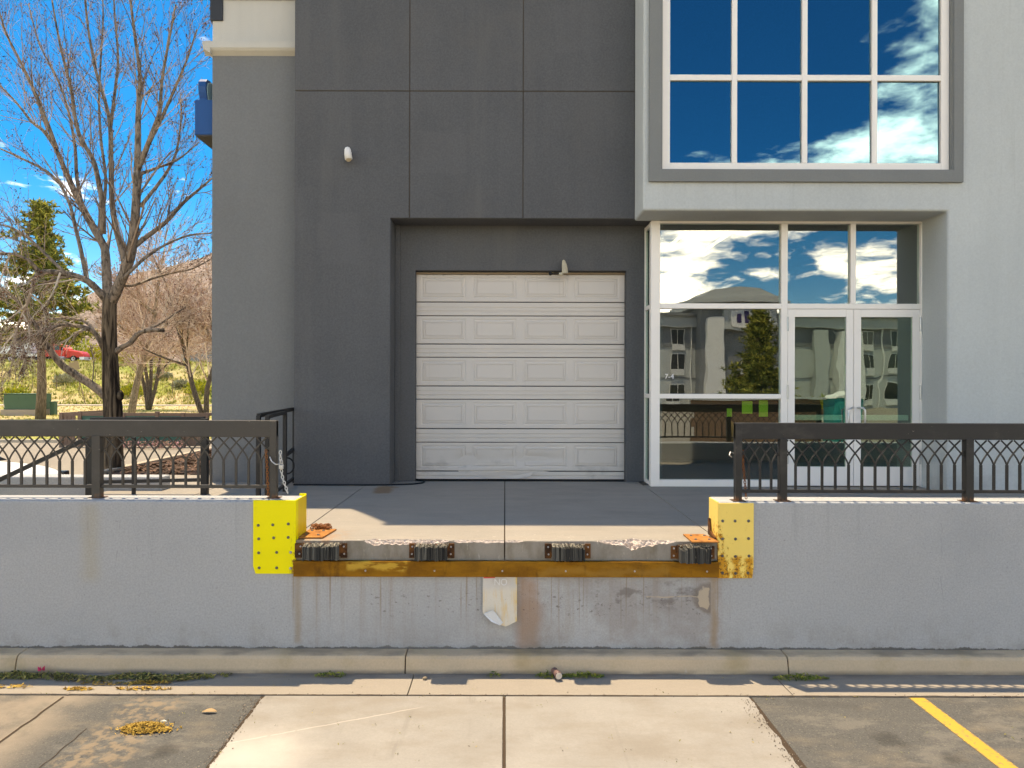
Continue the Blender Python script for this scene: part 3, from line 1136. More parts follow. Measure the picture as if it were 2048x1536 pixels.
# dangling warning sheet below the channel
sg = thing('warning_sign', 'bent weathered metal sign hanging under the rusty steel dock edge', 'sign', (-.04, 6.15, .37))
outl = [(-.196, .835), (-.196, .497), (-.189, .483), (-.12, .42), (-.02, .385), (.012, .375), (.045, .385), (.112, .415), (.114, .835)]
mb = MB()
nxs, nzs = 24, 20
me = bpy.data.meshes.new('sheet')
bm = bmesh.new()
f_ = bm.faces.new([bm.verts.new((x, 0, z)) for x, z in outl])
bmesh.ops.triangulate(bm, faces=bm.faces)
bmesh.ops.subdivide_edges(bm, edges=bm.edges, cuts=4, use_grid_fill=True)
bmesh.ops.triangulate(bm, faces=bm.faces)
for v in bm.verts:
    t = max(0, .75 - v.co.z)
    v.co.y = 6.165 - .10 * t - .012 * math.sin(v.co.x * 18 + v.co.z * 6)
bmesh.ops.solidify(bm, geom=bm.faces[:], thickness=.002)
bm.to_mesh(me)
bm.free()
sh = obj('sheet', me, M_SIGN, sg, smooth=False)
mb = MB().add([(-.17, 6.112, .502), (-.105, 6.100, .528), (-.085, 6.105, .51), (-.012, 6.118, .41), (-.04, 6.110, .388), (-.118, 6.102, .424), (-.186, 6.112, .488)], [tuple(range(7))])
obj('folded_corner', mb, M_SIGNB, sg)


def text(body, size, mat, parent, loc, name='lettering', sx_=1):
    cu = bpy.data.curves.new(name, 'FONT')
    cu.body = body
    cu.size = size
    cu.align_x = 'CENTER'
    cu.extrude = .0006
    t = bpy.data.objects.new(name + '_tmp', cu)
    col.objects.link(t)
    dg = bpy.context.evaluated_depsgraph_get()
    me = bpy.data.meshes.new_from_object(t.evaluated_get(dg))
    bpy.data.objects.remove(t)
    me.materials.clear()
    o = obj(name, me, mat, parent, loc, rot=(R(90), 0, 0))
    o.scale = (sx_, 1, 1)
    return o


text('NO', .085, M_GHOST, sg, (-.035, 6.142, .738), sx_=.9)

# ================================================================== RAILINGS
ARC = [(0, 0), (.055, .15), (.15, .36), (.27, .56), (.5, .87), (1.0, 1.42), (1.35, 1.75), (1.6, 1.95)]


def arc_pts(side, sp, lo, hi, zc_, ztop):
    """half arch from a baluster, cut where it meets a post or the top rail"""
    pts = []
    for k in range(len(ARC) - 1):
        for q in range(3):
            t = q / 3
            dx_ = (ARC[k][0] + (ARC[k + 1][0] - ARC[k][0]) * t) * sp * side
            dz_ = (ARC[k][1] + (ARC[k + 1][1] - ARC[k][1]) * t) * .125
            if zc_ + dz_ > ztop:
                break
            if lo <= dx_ <= hi:
                pts.append((dx_, 0, zc_ + dz_))
            elif pts:
                break
    return pts


def railing(name, label, Y, xposts, ends, ztop, zband, zbot, zbase, zarc, xa, xb, M_IRON):
    r = thing(name, label, 'railing', ((xa + xb) / 2, Y, zbase))
    t = obj('top_rail', MB().box(xa, xb, Y - .028, Y + .028, zband, ztop), M_IRON, r, bevel=.006)
    b = obj('bottom_rail', MB().box(xa, xb, Y - .014, Y + .014, zbot - .03, zbot), M_IRON, r, bevel=.003)
    for i, (x, w) in enumerate(xposts):
        top = ztop - .004 if (x - w / 2 <= xa + .02 or x + w / 2 >= xb - .02) else zband + .01
        obj('post', MB().box(x - w / 2, x + w / 2, Y - .034, Y + .034, zbase - .02, top), M_IRON, r, bevel=.005)
        obj('base_plate', MB().box(x - w / 2 - .03, x + w / 2 + .03, Y - .05, Y + .05, zbase - .004, zbase + .006), M_IRON, r)
    cache = {}
    for (x0, w0), (x1, w1), n in ends:
        sp = (x1 - x0) / (n + 1)
        for i in range(-1, n + 3):
            x = x0 + sp * i
            lo, hi = x0 + w0 / 2 - x, x1 - w1 / 2 - x
            real = 1 <= i <= n
            key = (round(lo, 3) if lo > -1.7 * sp else -9, round(hi, 3) if hi < 1.7 * sp else 9, real, round(sp, 4))
            if key not in cache:
                mb = MB()
                if real:
                    mb.box(-.0095, .0095, -.0095, .0095, zbot - .002, zarc + .004)
                for sd in (-1, 1):
                    p = arc_pts(sd, sp, lo, hi, zarc, zband)
                    if len(p) > 1:
                        mb.tube(p, .0078, 5)
                if not mb.v:
                    cache[key] = None
                else:
                    me = mb.mesh('baluster', smooth=False)
                    fix_normals(me)
                    me.materials.append(M_IRON)
                    cache[key] = me
            if cache[key]:
                obj('baluster' if real else 'arch_bar', cache[key], None, r, (x, Y, 0))
    return r


YL, YR = 6.34, 6.245
sl, sr = YL / F, YR / F
pl = [((x - 1010) * sl, w) for x, w in ((-517, .075), (-160, .075), (196, .078), (548, .064))]
railing('iron_railing', 'brown iron railing with gothic arches on the wall left of the dock', YL, pl,
        [(pl[0], pl[1], 13), (pl[1], pl[2], 13), (pl[2], pl[3], 13)], 2.206, 2.053, 1.607, WT, 1.822, pl[0][0] - .03, pl[3][0] + .032, M_IRONB)
pr_ = [((x - 1010) * sr, w) for x, w in ((1476, .058), (1565, .068), (1936, .072), (2300, .072))]
railing('iron_railing', 'black iron railing with gothic arches in front of the glass entrance', YR, pr_,
        [(pr_[0], pr_[1], 3), (pr_[1], pr_[2], 13), (pr_[2], pr_[3], 13)], 2.20, 2.05, 1.59, WT, 1.815, pr_[0][0] - .029, pr_[3][0] + .03, M_IRON)

# plain rails at the stair behind
sr_ = thing('stair_railing', 'plain dark stair handrail sloping down to the left behind the arched railing', 'railing', (-4.9, 8.75, 1.13))
k_ = 8.75 / F
bar = lambda p, q, w=.022: MB().tube([p, q], w, 4, rot=R(45))
for x, ya, yb, w in ((182, 876, 992, .045), (268, 876, 992, .02), (410, 838, 992, .04)):
    a = px(x, ya, 8.75)
    obj('post', MB().box(a.x - w, a.x + w, 8.75 - w, 8.75 + w, 1.12, a.z), M_IRON, sr_, bevel=.004)
a, b = px(182, 840, 8.75), px(410, 838, 8.75)
obj('top_rail', bar(a, b, .03), M_IRON, sr_)
a, b = px(185, 966, 8.75), px(405, 961, 8.75)
obj('bottom_rail', bar(a, b, .03), M_IRON, sr_)
obj('sloped_rail', bar(px(186, 874, 8.75), px(-80, 1000, 8.75), .035), M_IRON, sr_)
# the folded gate rail standing off the charcoal wall
gr = thing('gate_railing', 'short dark tube gate rail running from the pilaster out behind the yellow guard', 'railing', (-2.95, 8.9, 1.13))
gp = [(-2.80, 8.05), (-2.93, 8.12), (-2.90, 9.0), (-3.02, 9.80)]
for x, y in gp:
    obj('post', MB().box(x - .024, x + .024, y - .024, y + .024, 1.12, 2.17), M_IRON, gr, bevel=.004)
obj('top_rail', bar((gp[1][0], gp[1][1], 2.17), (gp[3][0], gp[3][1], 2.19), .034), M_IRON, gr)
obj('top_rail', bar((gp[0][0], gp[0][1], 2.16), (gp[2][0], gp[2][1], 2.17), .03), M_IRON, gr)
obj('middle_rail', bar((gp[2][0], gp[2][1], 1.60), (gp[3][0], gp[3][1], 1.62), .03), M_IRON, gr)
obj('bottom_rail', bar((gp[0][0], gp[0][1], 1.20), (gp[3][0], gp[3][1], 1.20), .022), M_IRON, gr)
ring = [(-3.0 + .09 * math.cos(t), 9.4 + .02 * math.cos(t), 1.42 + .11 * math.sin(t)) for t in [k * math.pi / 10 for k in range(21)]]
obj('hose_loop', MB().tube(ring, .012, 6), M_SEAL, gr)


# chains -------------------------------------------------------------------
def chain(mb, pts, ln=.030, wd=.017, r=.0033, skip=None):
    P = [Vector(p) for p in pts]
    seg = []
    for a, b in zip(P, P[1:]):
        seg.append((a, b, (b - a).length))
    tot = sum(q[2] for q in seg)
    n = max(2, int(tot / (ln * .72)))
    for k in range(n):
        d = (k + .5) / n * tot
        for a, b, L in seg:
            if d <= L:
                break
            d -= L
        c = a + (b - a) * (d / L)
        u = (b - a).normalized()
        w = u.orthogonal().normalized()
        w = (Matrix.Rotation(R(45 + 90 * (k % 2)), 3, u) @ w)
        path = []
        for q in range(11):
            t = 2 * math.pi * q / 10
            path.append(c + u * (math.cos(t) * ln / 2) + w * (math.sin(t) * wd / 2))
        mb.tube(path, r, 5, cap=False)


c1 = thing('safety_chain', 'galvanised and rusty chain with padlock hanging on the left railing end', 'chain', (-2.2, 6.36, 1.49))
mb = MB()
chain(mb, [px(561, 903, 6.30), px(562, 935, 6.28), px(566, 958, 6.27), px(573, 978, 6.25), px(576, 987, 6.24)], .038, .022, .0045)
obj('links', mb, M_CHAIN, c1, kind='stuff', label='bright galvanised chain links')
mb = MB()
chain(mb, [px(532, 901, 6.30), px(534, 925, 6.30), px(535, 950, 6.30), px(536, 975, 6.30), px(537, 992, 6.30)], .034, .02, .004)
obj('links', mb, M_CHAINR, c1, kind='stuff', label='rusty chain links')
mb = MB().tube([px(540, 915, 6.29), px(544, 924, 6.26), px(552, 930, 6.25), px(560, 929, 6.26), px(563, 920, 6.29)], .006, 6)
obj('snap_hook', mb, M_CHAIN, c1)
a = px(563, 934, 6.26)
lk_ = obj('padlock', MB().box(a.x - .02, a.x + .02, a.y - .012, a.y + .012, a.z - .022, a.z + .016), M_ALU2, c1, bevel=.004)
sh_ = [(a.x + .013 * math.cos(t), a.y, a.z + .016 + .05 * math.sin(t)) for t in [k * math.pi / 8 for k in range(9)]]
obj('shackle', MB().tube(sh_, .004, 6), M_CHAIN, lk_)
c2 = thing('safety_chain', 'thin rusty chain hanging from the right railing end post', 'chain', (2.2, 6.3, 1.49))
mb = MB()
chain(mb, [px(1486, 900, 6.26), px(1487, 930, 6.26), px(1490, 960, 6.26), px(1493, 996, 6.26)], .032, .019, .0036)
obj('links', mb, M_CHAINR, c2, kind='stuff')
hk = [px(1468, 905, 6.27), px(1461, 903, 6.24), px(1459, 909, 6.22), px(1464, 913, 6.24)]
obj('snap_hook', MB().tube(hk, .005, 5), M_CHAIN, c2)
c3 = tag(obj('chain_heap', MB(), M_CHAINR), 'small heap of brown rusty chain on the floor plate beside the bright yellow guard', 'chain')
mb = MB()
rng = random.Random(9)
p = Vector((-1.84, 6.62, 1.155))
pts = [p]
for k in range(26):
    p = Vector((-1.78 + .085 * math.sin(k * 1.9) + rng.uniform(-.03, .03), 6.62 + .06 * math.cos(k * 2.3), 1.15 + rng.uniform(0, .03)))
    pts.append(p)
chain(mb, pts, .036, .021, .005)
c3.data = mb.mesh('chain_heap')
c3.data.materials.append(M_CHAINR)

# ================================================================== BUILDING
bld = thing('commercial_building', 'charcoal and pale grey stucco commercial building with roller door and glass entrance', 'building', (1, 9.6, 1.13))
TOP = 11.05
# charcoal wall: panels between recessed control joints
XA, XB, XC, XD = -2.952, -1.343, .245, 1.806
ZJ = 6.65
g_ = .006
obj('wall_panel', cells([XA, -1.61, XB - g_], [1.0, 4.872, ZJ - g_], lambda x, z: not (x > -1.61 and z < 4.872), 9.55, 9.60), M_DARK, bld, bevel=.008)
obj('wall_panel', MB().box(XB + g_, XC - g_, 9.55, 9.60, 4.872, ZJ - g_), M_DARK, bld, bevel=.008)
obj('wall_panel', MB().box(XC + g_, XD, 9.55, 9.60, 4.872, ZJ - g_), M_DARK, bld, bevel=.008)
obj('wall_panel', MB().box(XA, XB - g_, 9.55, 9.60, ZJ + g_, TOP), M_DARK, bld, bevel=.008)
obj('wall_panel', MB().box(XB + g_, XC - g_, 9.55, 9.60, ZJ + g_, TOP), M_DARK, bld, bevel=.008)
obj('wall_panel', MB().box(XC + g_, XD, 9.55, 9.60, ZJ + g_, TOP), M_DARK, bld, bevel=.008)
obj('wall_backing', cells([XA + .01, -1.605, 2.10], [1.0, 4.868, TOP - .01], lambda x, z: not (x > -1.605 and z < 4.868), 9.588, 9.985), M_DARK, bld)
obj('joint_sealant', MB().box(XA + .02, XD, 9.557, 9.587, ZJ - .005, ZJ + .005).box(XB - .005, XB + .005, 9.5575, 9.5865, 4.9, TOP - .02).box(XC - .005, XC + .005, 9.5575, 9.5865, 4.9, TOP - .02), M_JOINT, bld, kind='stuff')
# recessed surround of the roller door
obj('door_surround', cells([-1.75, -1.315, 1.768, 2.30], [1.0, 4.212, 5.0], lambda x, z: not (-1.315 < x < 1.768 and z < 4.212), 9.97, 10.25), M_DARK, bld, bevel=.01)
obj('corner_bead', MB().box(-1.604, -1.53, 9.93, 9.972, 1.0, 4.866), M_DARK, bld, bevel=.006)
# left wing
obj('wing_wall', MB().box(-4.245, -2.93, 9.87, 30, 1.0 - 1.05, 7.30), M_MID, bld, bevel=.01)
obj('wing_parapet', MB().box(-4.243, -2.93, 9.868, 30, 7.305, 8.10), M_CREAM, bld, bevel=.01)
prof = [(9.875, 7.285), (9.80, 7.335), (9.775, 7.365), (9.775, 7.455), (9.875, 7.465)]
mb = MB().prism(prof, -4.34, -2.93, 'x')
mb.prism([(-4.235, 7.285), (-4.31, 7.335), (-4.342, 7.365), (-4.342, 7.455), (-4.235, 7.465)][::-1], 9.776, 30, 'y')
obj('cornice', mb, M_CREAM, bld)
obj('coping', MB().box(-4.30, -2.93, 9.82, 30, 8.102, 8.95), M_COPING, bld, bevel=.01)
obj('coping_corner', MB().box(-4.268, -4.085, 9.845, 10.2, 7.79, 8.101), M_COPING, bld, bevel=.004)
# body behind
obj('main_block', MB().box(-2.92, 1.94, 10.4, 30, -.05, 9.7), M_DARK, bld)
obj('main_block', MB().box(1.94, 9, 15, 30, -.05, 9.7), M_DARK, bld)
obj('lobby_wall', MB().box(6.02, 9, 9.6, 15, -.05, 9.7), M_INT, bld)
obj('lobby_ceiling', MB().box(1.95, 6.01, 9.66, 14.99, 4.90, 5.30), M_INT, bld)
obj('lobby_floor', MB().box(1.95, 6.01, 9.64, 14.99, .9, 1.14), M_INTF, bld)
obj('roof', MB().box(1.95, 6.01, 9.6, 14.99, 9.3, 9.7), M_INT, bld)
obj('main_coping', MB().box(-3.0, 9, 9.50, 9.75, TOP + .002, TOP + .1), M_COPING, bld)
# pale grey bay with alcove and big window
BX0, BX1 = 1.806, 5.81
WX0, WX1, WZ0, WZ1 = 2.035, 5.86, 5.36, 8.95
obj('bay_wall', cells([BX0, WX0, BX1, WX1, 9.0], [1.0, 4.837, WZ0, WZ1, TOP],
                      lambda x, z: not ((x < BX1 and z < 4.837) or (WX0 < x < WX1 and WZ0 < z < WZ1)), 8.96, 9.56), M_LIGHT, bld, bevel=.03, seg=3)
TX0, TX1, TZ0 = 1.876, 5.985, 5.205
obj('window_trim', cells([TX0, WX0 + .004, WX1 - .004, TX1], [TZ0, WZ0 + .004, WZ1 + .1],
                         lambda x, z: not (WX0 < x < WX1 and z > WZ0), 8.915, 8.957), M_TRIM, bld, bevel=.006)
# reveal lining in the trim colour
mb = MB()
mb.box(WX1 - .016, WX1 - .003, 8.93, 9.05, WZ0 + .012, WZ1)
mb.box(WX0 + .003, WX0 + .016, 8.93, 9.05, WZ0 + .012, WZ1)
mb.box(WX0 + .003, WX1 - .003, 8.93, 9.05, WZ0 + .003, WZ0 + .011)
obj('window_reveal', mb, M_TRIM, bld, kind='stuff')
win = obj('window', MB().box(2.06, 2.165, 8.99, 9.06, 5.372, WZ1), M_ALU, bld, bevel=.004)
obj('frame', MB().box(5.735, 5.84, 8.99, 9.06, 5.372, WZ1), M_ALU, win, bevel=.004)
obj('frame', MB().box(2.165, 5.735, 8.992, 9.06, 5.372, 5.475), M_ALU, win, bevel=.004)
wx = [2.165, 3.015, 3.94, 4.86, 5.735]
for x in wx[1:-1]:
    obj('mullion', MB().box(x - .035, x + .035, 8.99, 9.06, 5.476, WZ1), M_ALU, win, bevel=.004)
zr = [5.475, 6.60, 7.73, 8.90]
for i in range(4):
    a = wx[i] + (.035 if i else 0)
    b = wx[i + 1] - (.035 if i < 3 else 0)
    for z in zr[1:3]:
        obj('crossbar', MB().box(a + .0005, b - .0005, 8.995, 9.058, z - .038, z + .038), M_ALU, win, bevel=.004)
    for j in range(3):
        pane('pane', a + .001, b - .001, 9.025, 9.033, zr[j] + (.038 if j else .001), zr[j + 1] - .038, M_GLASSU, win, .55)
# dark bar inside stands in for the shadow at the head of the lower panes
obj('shadow_bar', MB().box(2.17, 5.73, 9.12, 9.20, 6.40, 6.52), M_INT, win)

# storefront
sf = obj('storefront', MB().box(2.03, 2.155, 9.50, 9.62, 1.132, 4.834), M_ALU, bld, bevel=.005)


def fr(x0, x1, z0, z1, nm='frame', y0=9.515, y1=9.605):
    return obj(nm, MB().box(x0, x1, y0, y1, z0, z1), M_ALU, sf, bevel=.004)


fr(3.848, 3.938, 1.132, 4.80, 'mullion')
fr(5.79, 5.877, 1.132, 4.80, 'jamb')
fr(2.156, 5.877, 4.801, 4.834, 'head')
fr(2.156, 3.847, 3.612, 3.685, 'transom')
fr(3.939, 5.789, 3.612, 3.685, 'transom')
fr(2.156, 3.847, 2.358, 2.422, 'transom')
fr(2.156, 3.847, 1.132, 1.225, 'sill', 9.505)
fr(4.815, 4.888, 3.686, 4.80, 'mullion')
fr(5.878, 5.90, 1.132, 4.834, 'filler')
fr(2.03, 2.075, 1.132, 4.834, 'back_post', 9.925, 9.968)
for z in (1.16, 2.39, 3.65, 4.80):
    fr(2.032, 2.07, z - .03, z + .03, 'side_transom', 9.621, 9.924)
for z0, z1 in ((1.19, 2.36), (2.42, 3.62), (3.68, 4.77)):
    obj('side_pane', MB().box(2.046, 2.054, 9.622, 9.924, z0, z1), M_GLASS, sf)
for x0, x1, z0, z1 in ((2.156, 3.847, 1.226, 2.357), (2.156, 3.847, 2.423, 3.611), (2.156, 3.847, 3.686, 4.80), (3.939, 4.814, 3.686, 4.80), (4.889, 5.789, 3.686, 4.80)):
    pane('pane', x0, x1, 9.556, 9.563, z0, z1, M_GLASS, sf, .12)
text('7-4', .10, pbr('white_vinyl', (.8, .8, .8), .5, bump=0), sf, (2.30, 9.554, 2.632), 'unit_number')

# entrance doors
for d, (x0, x1) in enumerate(((3.942, 4.860), (4.866, 5.786))):
    lf = obj('entrance_door', MB().box(x0, x0 + .10, 9.52, 9.57, 1.145, 3.608), M_ALU, bld, bevel=.004)
    obj('stile', MB().box(x1 - .10, x1, 9.52, 9.57, 1.145, 3.608), M_ALU, lf, bevel=.004)
    obj('top_rail', MB().box(x0 + .1005, x1 - .1005, 9.522, 9.568, 3.50, 3.608), M_ALU, lf, bevel=.004)
    obj('bottom_rail', MB().box(x0 + .1005, x1 - .1005, 9.522, 9.568, 1.145, 1.41), M_ALU, lf, bevel=.004)
    obj('pane', MB().box(x0 + .101, x1 - .101, 9.543, 9.549, 1.411, 3.499), M_GLASSD, lf)
    obj('push_bar', MB().box(x0 + .11, x1 - .11, 9.60, 9.65, 2.055, 2.13), M_ALU, lf, bevel=.006)
    hx = x1 - .10 if d == 0 else x0 + .12
    hz = [(hx + (.10 if d == 0 else -.07), 9.515, 2.235), (hx + (.05 if d == 0 else -.02), 9.46, 2.235), (hx, 9.45, 2.20), (hx, 9.45, 1.95), (hx, 9.47, 1.93), (hx + (.08 if d == 0 else -.05), 9.515, 1.93)]
    obj('pull_handle', MB().tube(hz, .014, 8), M_ALU2, lf, smooth=True)
    for z in (1.45, 2.35, 3.30):
        obj('hinge', MB().tube([(x0 - .002 if d == 0 else x1 + .002, 9.512, z), (x0 - .002 if d == 0 else x1 + .002, 9.512, z + .2)], .012, 6), M_ALU2, lf)
obj('lock', MB().disc((4.915, 9.518, 1.985), .022, .01, 'y', 12, dome=.004), M_BOLTD, lf)

# roller (sectional) door -------------------------------------------------
gd = obj('garage_door', MB().box(-1.314, 1.767, 10.12, 10.16, 1.14, 4.211), M_DOOR, bld)
DXA, DXB = -1.312, 1.765
pyz = lambda y: CAM_Z + (770 - y) * 10.10 / F
rows = [(550, 603), (633, 687), (716, 771), (800, 856), (886, 941)]
dent = lambda x, z: (.035 * math.exp(-((x + .55) / .22) ** 2 - ((z - 1.42) / .09) ** 2) + .03 * math.exp(-((x - .42) / .42) ** 2 - ((z - 1.45) / .07) ** 2)
                     + .022 * math.exp(-((x - .05) / .5) ** 2 - ((z - 1.2) / .06) ** 2))


def dgrid(x0, x1, z0, z1, hfun, nx_, nz_, base=10.102):
    """relief sheet: hfun gives height towards the yard"""
    mb = MB()
    for j in range(nz_ + 1):
        for i in range(nx_ + 1):
            x = x0 + (x1 - x0) * i / nx_
            z = z0 + (z1 - z0) * j / nz_
            mb.v.append((x, base - hfun(x, z) + dent(x, z), z))
    w = nx_ + 1
    for j in range(nz_):
        for i in range(nx_):
            mb.f.append((j * w + i, j * w + i + 1, (j + 1) * w + i + 1, (j + 1) * w + i))
            mb.m.append(0)
    return mb


pcols = [(212, 450), (485, 720), (755, 988), (1022, 1260)]
pc = [(DXA + (a - 187) / 1103 * (DXB - DXA), DXA + (b - 187) / 1103 * (DXB - DXA)) for a, b in pcols]
RING = [(0, 0), (.014, -.006), (.022, -.006), (.036, .002), (.058, .002), (.060, -.006), (.065, -.006), (.067, .004), (.5, .004)]


def ringh(d):
    for (a, ha), (b, hb) in zip(RING, RING[1:]):
        if d <= b:
            return ha + (hb - ha) * (d - a) / (b - a)
    return .004


def panel_mesh(x0, x1, z0, z1, low):
    """embossed panel from concentric rings"""
    mb = MB()
    ds = [r[0] for r in RING[:-1]]
    lim = (z1 - z0) / 2 - .002
    ds = [d for d in ds if d < lim]
    M_ = 10 if low else 1

    def ringpts(d):
        c = [(x0 + d, z0 + d), (x1 - d, z0 + d), (x1 - d, z1 - d), (x0 + d, z1 - d)]
        p = []
        for q in range(4):
            a, b = c[q], c[(q + 1) % 4]
            for t in range(M_):
                p.append((a[0] + (b[0] - a[0]) * t / M_, a[1] + (b[1] - a[1]) * t / M_))
        return p
    n = 4 * M_
    for d in ds:
        h = ringh(d)
        for x, z in ringpts(d):
            mb.v.append((x, 10.102 - h + (dent(x, z) if low else 0), z))
    for k in range(len(ds) - 1):
        for i in range(n):
            j = (i + 1) % n
            mb.f.append((k * n + i, k * n + j, (k + 1) * n + j, (k + 1) * n + i))
            mb.m.append(0)
    o = (len(ds) - 1) * n
    if low:
        d = ds[-1]
        g = dgrid(x0 + d, x1 - d, z0 + d, z1 - d, lambda x, z: ringh(d), M_, M_)
        mb.add(g.v, g.f)
    else:
        mb.f.append(tuple(range(o, o + n)))
        mb.m.append(0)
    return mb


for ri, (ya, yb) in enumerate(rows):
    zt, zb = pyz(ya), pyz(yb)
    low = ri == 4
    p0, p1 = zb + .045, zt - .035
    if ri == 0:
        p1 = zt - .03
    # flat field of the section around its panels
    xs_ = [DXA] + [v for ab in pc for v in ab] + [DXB]
    N2 = 8 if low else 1
    mb = MB()
    for a, b, c, d in [(DXA, DXB, zb, p0), (DXA, DXB, p1, zt)] + [(xs_[2 * i], xs_[2 * i + 1], p0, p1) for i in range(5)]:
        g = dgrid(a, b, c, d, lambda x, z: 0, 40 if (low and b - a > 1) else N2, 3 if low else 1)
        mb.add(g.v, g.f)
    obj('section', mb, M_DOOR, gd)
    for a, b in pc:
        obj('panel', panel_mesh(a, b, p0, p1, low), M_DOOR, gd)
    # ribbed strip below the panels
    za = pyz(rows[ri + 1][0]) if ri < 4 else 1.146
    zz = [zb]
    H = zb - za
    prof_ = [(0, 0), (.02, -.015), (.07, -.015), (.09, 0), (.36, 0), (.38, -.009), (.44, -.009), (.46, 0), (.62, 0), (.64, -.009), (.70, -.009), (.72, 0), (.92, 0), (.94, -.015), (.98, -.015), (1, 0)]
    if ri == 4:
        prof_ = [(0, 0), (.04, -.016), (.14, -.016), (.18, 0), (.55, .003), (.60, -.006), (.66, -.006), (.7, .004), (1, .004)]
    mb = MB()
    NX = 40 if ri == 4 else 1
    for t, h in prof_:
        for i in range(NX + 1):
            x = DXA + (DXB - DXA) * i / NX
            z = zb - H * t
            mb.v.append((x, 10.102 - h + (dent(x, z) if ri == 4 else 0), z))
    for j in range(len(prof_) - 1):
        for i in range(NX):
            mb.f.append((j * (NX + 1) + i, (j + 1) * (NX + 1) + i, (j + 1) * (NX + 1) + i + 1, j * (NX + 1) + i + 1))
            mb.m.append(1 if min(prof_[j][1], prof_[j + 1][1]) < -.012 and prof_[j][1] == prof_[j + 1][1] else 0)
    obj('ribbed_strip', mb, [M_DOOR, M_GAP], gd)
obj('head_rail', MB().box(DXA, DXB, 10.07, 10.12, pyz(549), pyz(546)), pbr('tan_head_rail', (.30, .22, .14), .6), gd)
obj('bottom_seal', MB().box(DXA, DXB, 10.09, 10.13, 1.131, 1.150), M_SEAL, gd)
# peeled lower lip
mb = MB().add([(-.42, 10.07, 1.215), (.0, 10.04, 1.18), (.44, 10.075, 1.262), (.36, 10.06, 1.19), (.16, 10.045, 1.16), (-.25, 10.06, 1.165)], [(0, 1, 4, 5), (1, 2, 3, 4)])
obj('bent_lip', mb, M_DOOR, gd)

# ------------------------------------------------------------------ things on the building
wl = thing('wall_light', 'small white hooded wall light on the upper charcoal wall', 'light', (-2.19, 9.48, 5.6))
mb = MB()
c = px(695, 309, 9.46)
pts = []
mb.tube([(c.x - .006, 9.45, c.z + .095), (c.x - .006, 9.45, c.z + .085), (c.x - .004, 9.45, c.z + .06), (c.x, 9.45, c.z), (c.x + .012, 9.45, c.z - .075)], [.012, .03, .043, .049, .052], 14)
obj('hood', mb, pbr('white_fixture', (.78, .77, .74), .5, bump=0), wl, smooth=True)
obj('lens', MB().tube([(c.x + .010, 9.44, c.z - .07), (c.x + .015, 9.43, c.z - .092)], [.042, .034], 12), pbr('fixture_lens', (.55, .47, .33), .3, bump=0), wl)
obj('back_plate', MB().box(c.x - .03, c.x + .03, 9.49, 9.549, c.z - .05, c.z + .05), M_ALU, wl)

fo = thing('broken_light_fixture', 'cream stump of a broken fixture sticking up above the roller door', 'fixture', (.87, 9.93, 4.2))
a = px(1128, 545, 9.90)
mb = MB()
rg = random.Random(3)
mb.tube([(a.x + .012, 9.90, a.z - .01), (a.x + .005, 9.90, a.z + .06), (a.x - .004, 9.90, a.z + .12), (a.x - .014, 9.90, a.z + .17), (a.x - .018, 9.90, a.z + .185)], [.045, .044, .038, .024, .008], 9)
mb.v = [(x + rg.uniform(-.005, .005), y + rg.uniform(-.005, .005), z) for x, y, z in mb.v]
M_FOAM = pbr('aged_plaster', (.50, .45, .34), .9, var=.3, vs=20, bump=.8, bs=60)
obj('stump', mb, M_FOAM, fo)
obj('socket', MB().sphere((a.x - .045, 9.91, a.z - .02), .036, .03, .03), M_FOAM, fo, smooth=True)
obj('conduit', MB().tube([(a.x - .20, 9.94, a.z - .008), (a.x - .02, 9.93, a.z - .012)], .010, 6), M_SEAL, fo)
obj('junction', MB().sphere((a.x - .20, 9.92, a.z - .01), .026, .026, .03), M_SEAL, fo, smooth=True)

cd = MB().tube([(-2.95, 9.53, 1.142), (-2.4, 9.52, 1.142), (-1.9, 9.525, 1.142), (-1.55, 9.56, 1.142), (-1.3, 9.62, 1.142), (-1.17, 9.75, 1.142), (-1.16, 9.90, 1.142), (-1.22, 10.0, 1.145), (-1.30, 10.05, 1.15)], .011, 6)
tag(obj('power_cable', cd, M_SEAL), 'black cable lying along the foot of the charcoal wall', 'cable')

# blue sign cabinet on the side wall
bs_ = thing('wall_sign', 'blue sign cabinet projecting from the far side of the grey wing', 'sign', (-4.4, 11, 6.2))
M_BLUE = pbr('sign_blue', (.002, .07, .24), .45, .4, var=.1, bump=.05)
M_BLUED = pbr('sign_soffit', (.06, .06, .065), .6, bump=.05)
M_SIGNF = pbr('sign_face_pale', (.30, .48, .50), .4, .4, var=.5, vs=5, bump=0)
obj('cabinet', MB().box(-4.535, -4.246, 9.96, 13.6, 6.185, 6.69), M_BLUE, bs_, bevel=.004)
obj('soffit', MB().box(-4.53, -4.246, 9.97, 13.59, 6.165, 6.184), M_BLUED, bs_)
# channel letter above, seen nearly edge-on
prof = [(10.02, 6.691), (10.02, 6.74), (9.99, 6.82), (9.975, 6.90), (9.985, 6.97), (10.03, 7.02), (10.12, 7.04), (10.4, 7.03), (10.75, 6.98), (10.95, 6.90), (11.0, 6.691)]
obj('channel_letter', MB().prism(prof, -4.50, -4.385, 'x'), M_BLUE, bs_, bevel=.01)
prof2 = [(10.05, 6.70), (10.05, 6.75), (10.02, 6.82), (10.01, 6.90), (10.03, 6.96), (10.13, 7.01), (10.4, 7.0), (10.72, 6.96), (10.9, 6.88), (10.95, 6.70)]
obj('letter_face', MB().prism(prof2, -4.384, -4.372, 'x'), M_SIGNF, bs_)

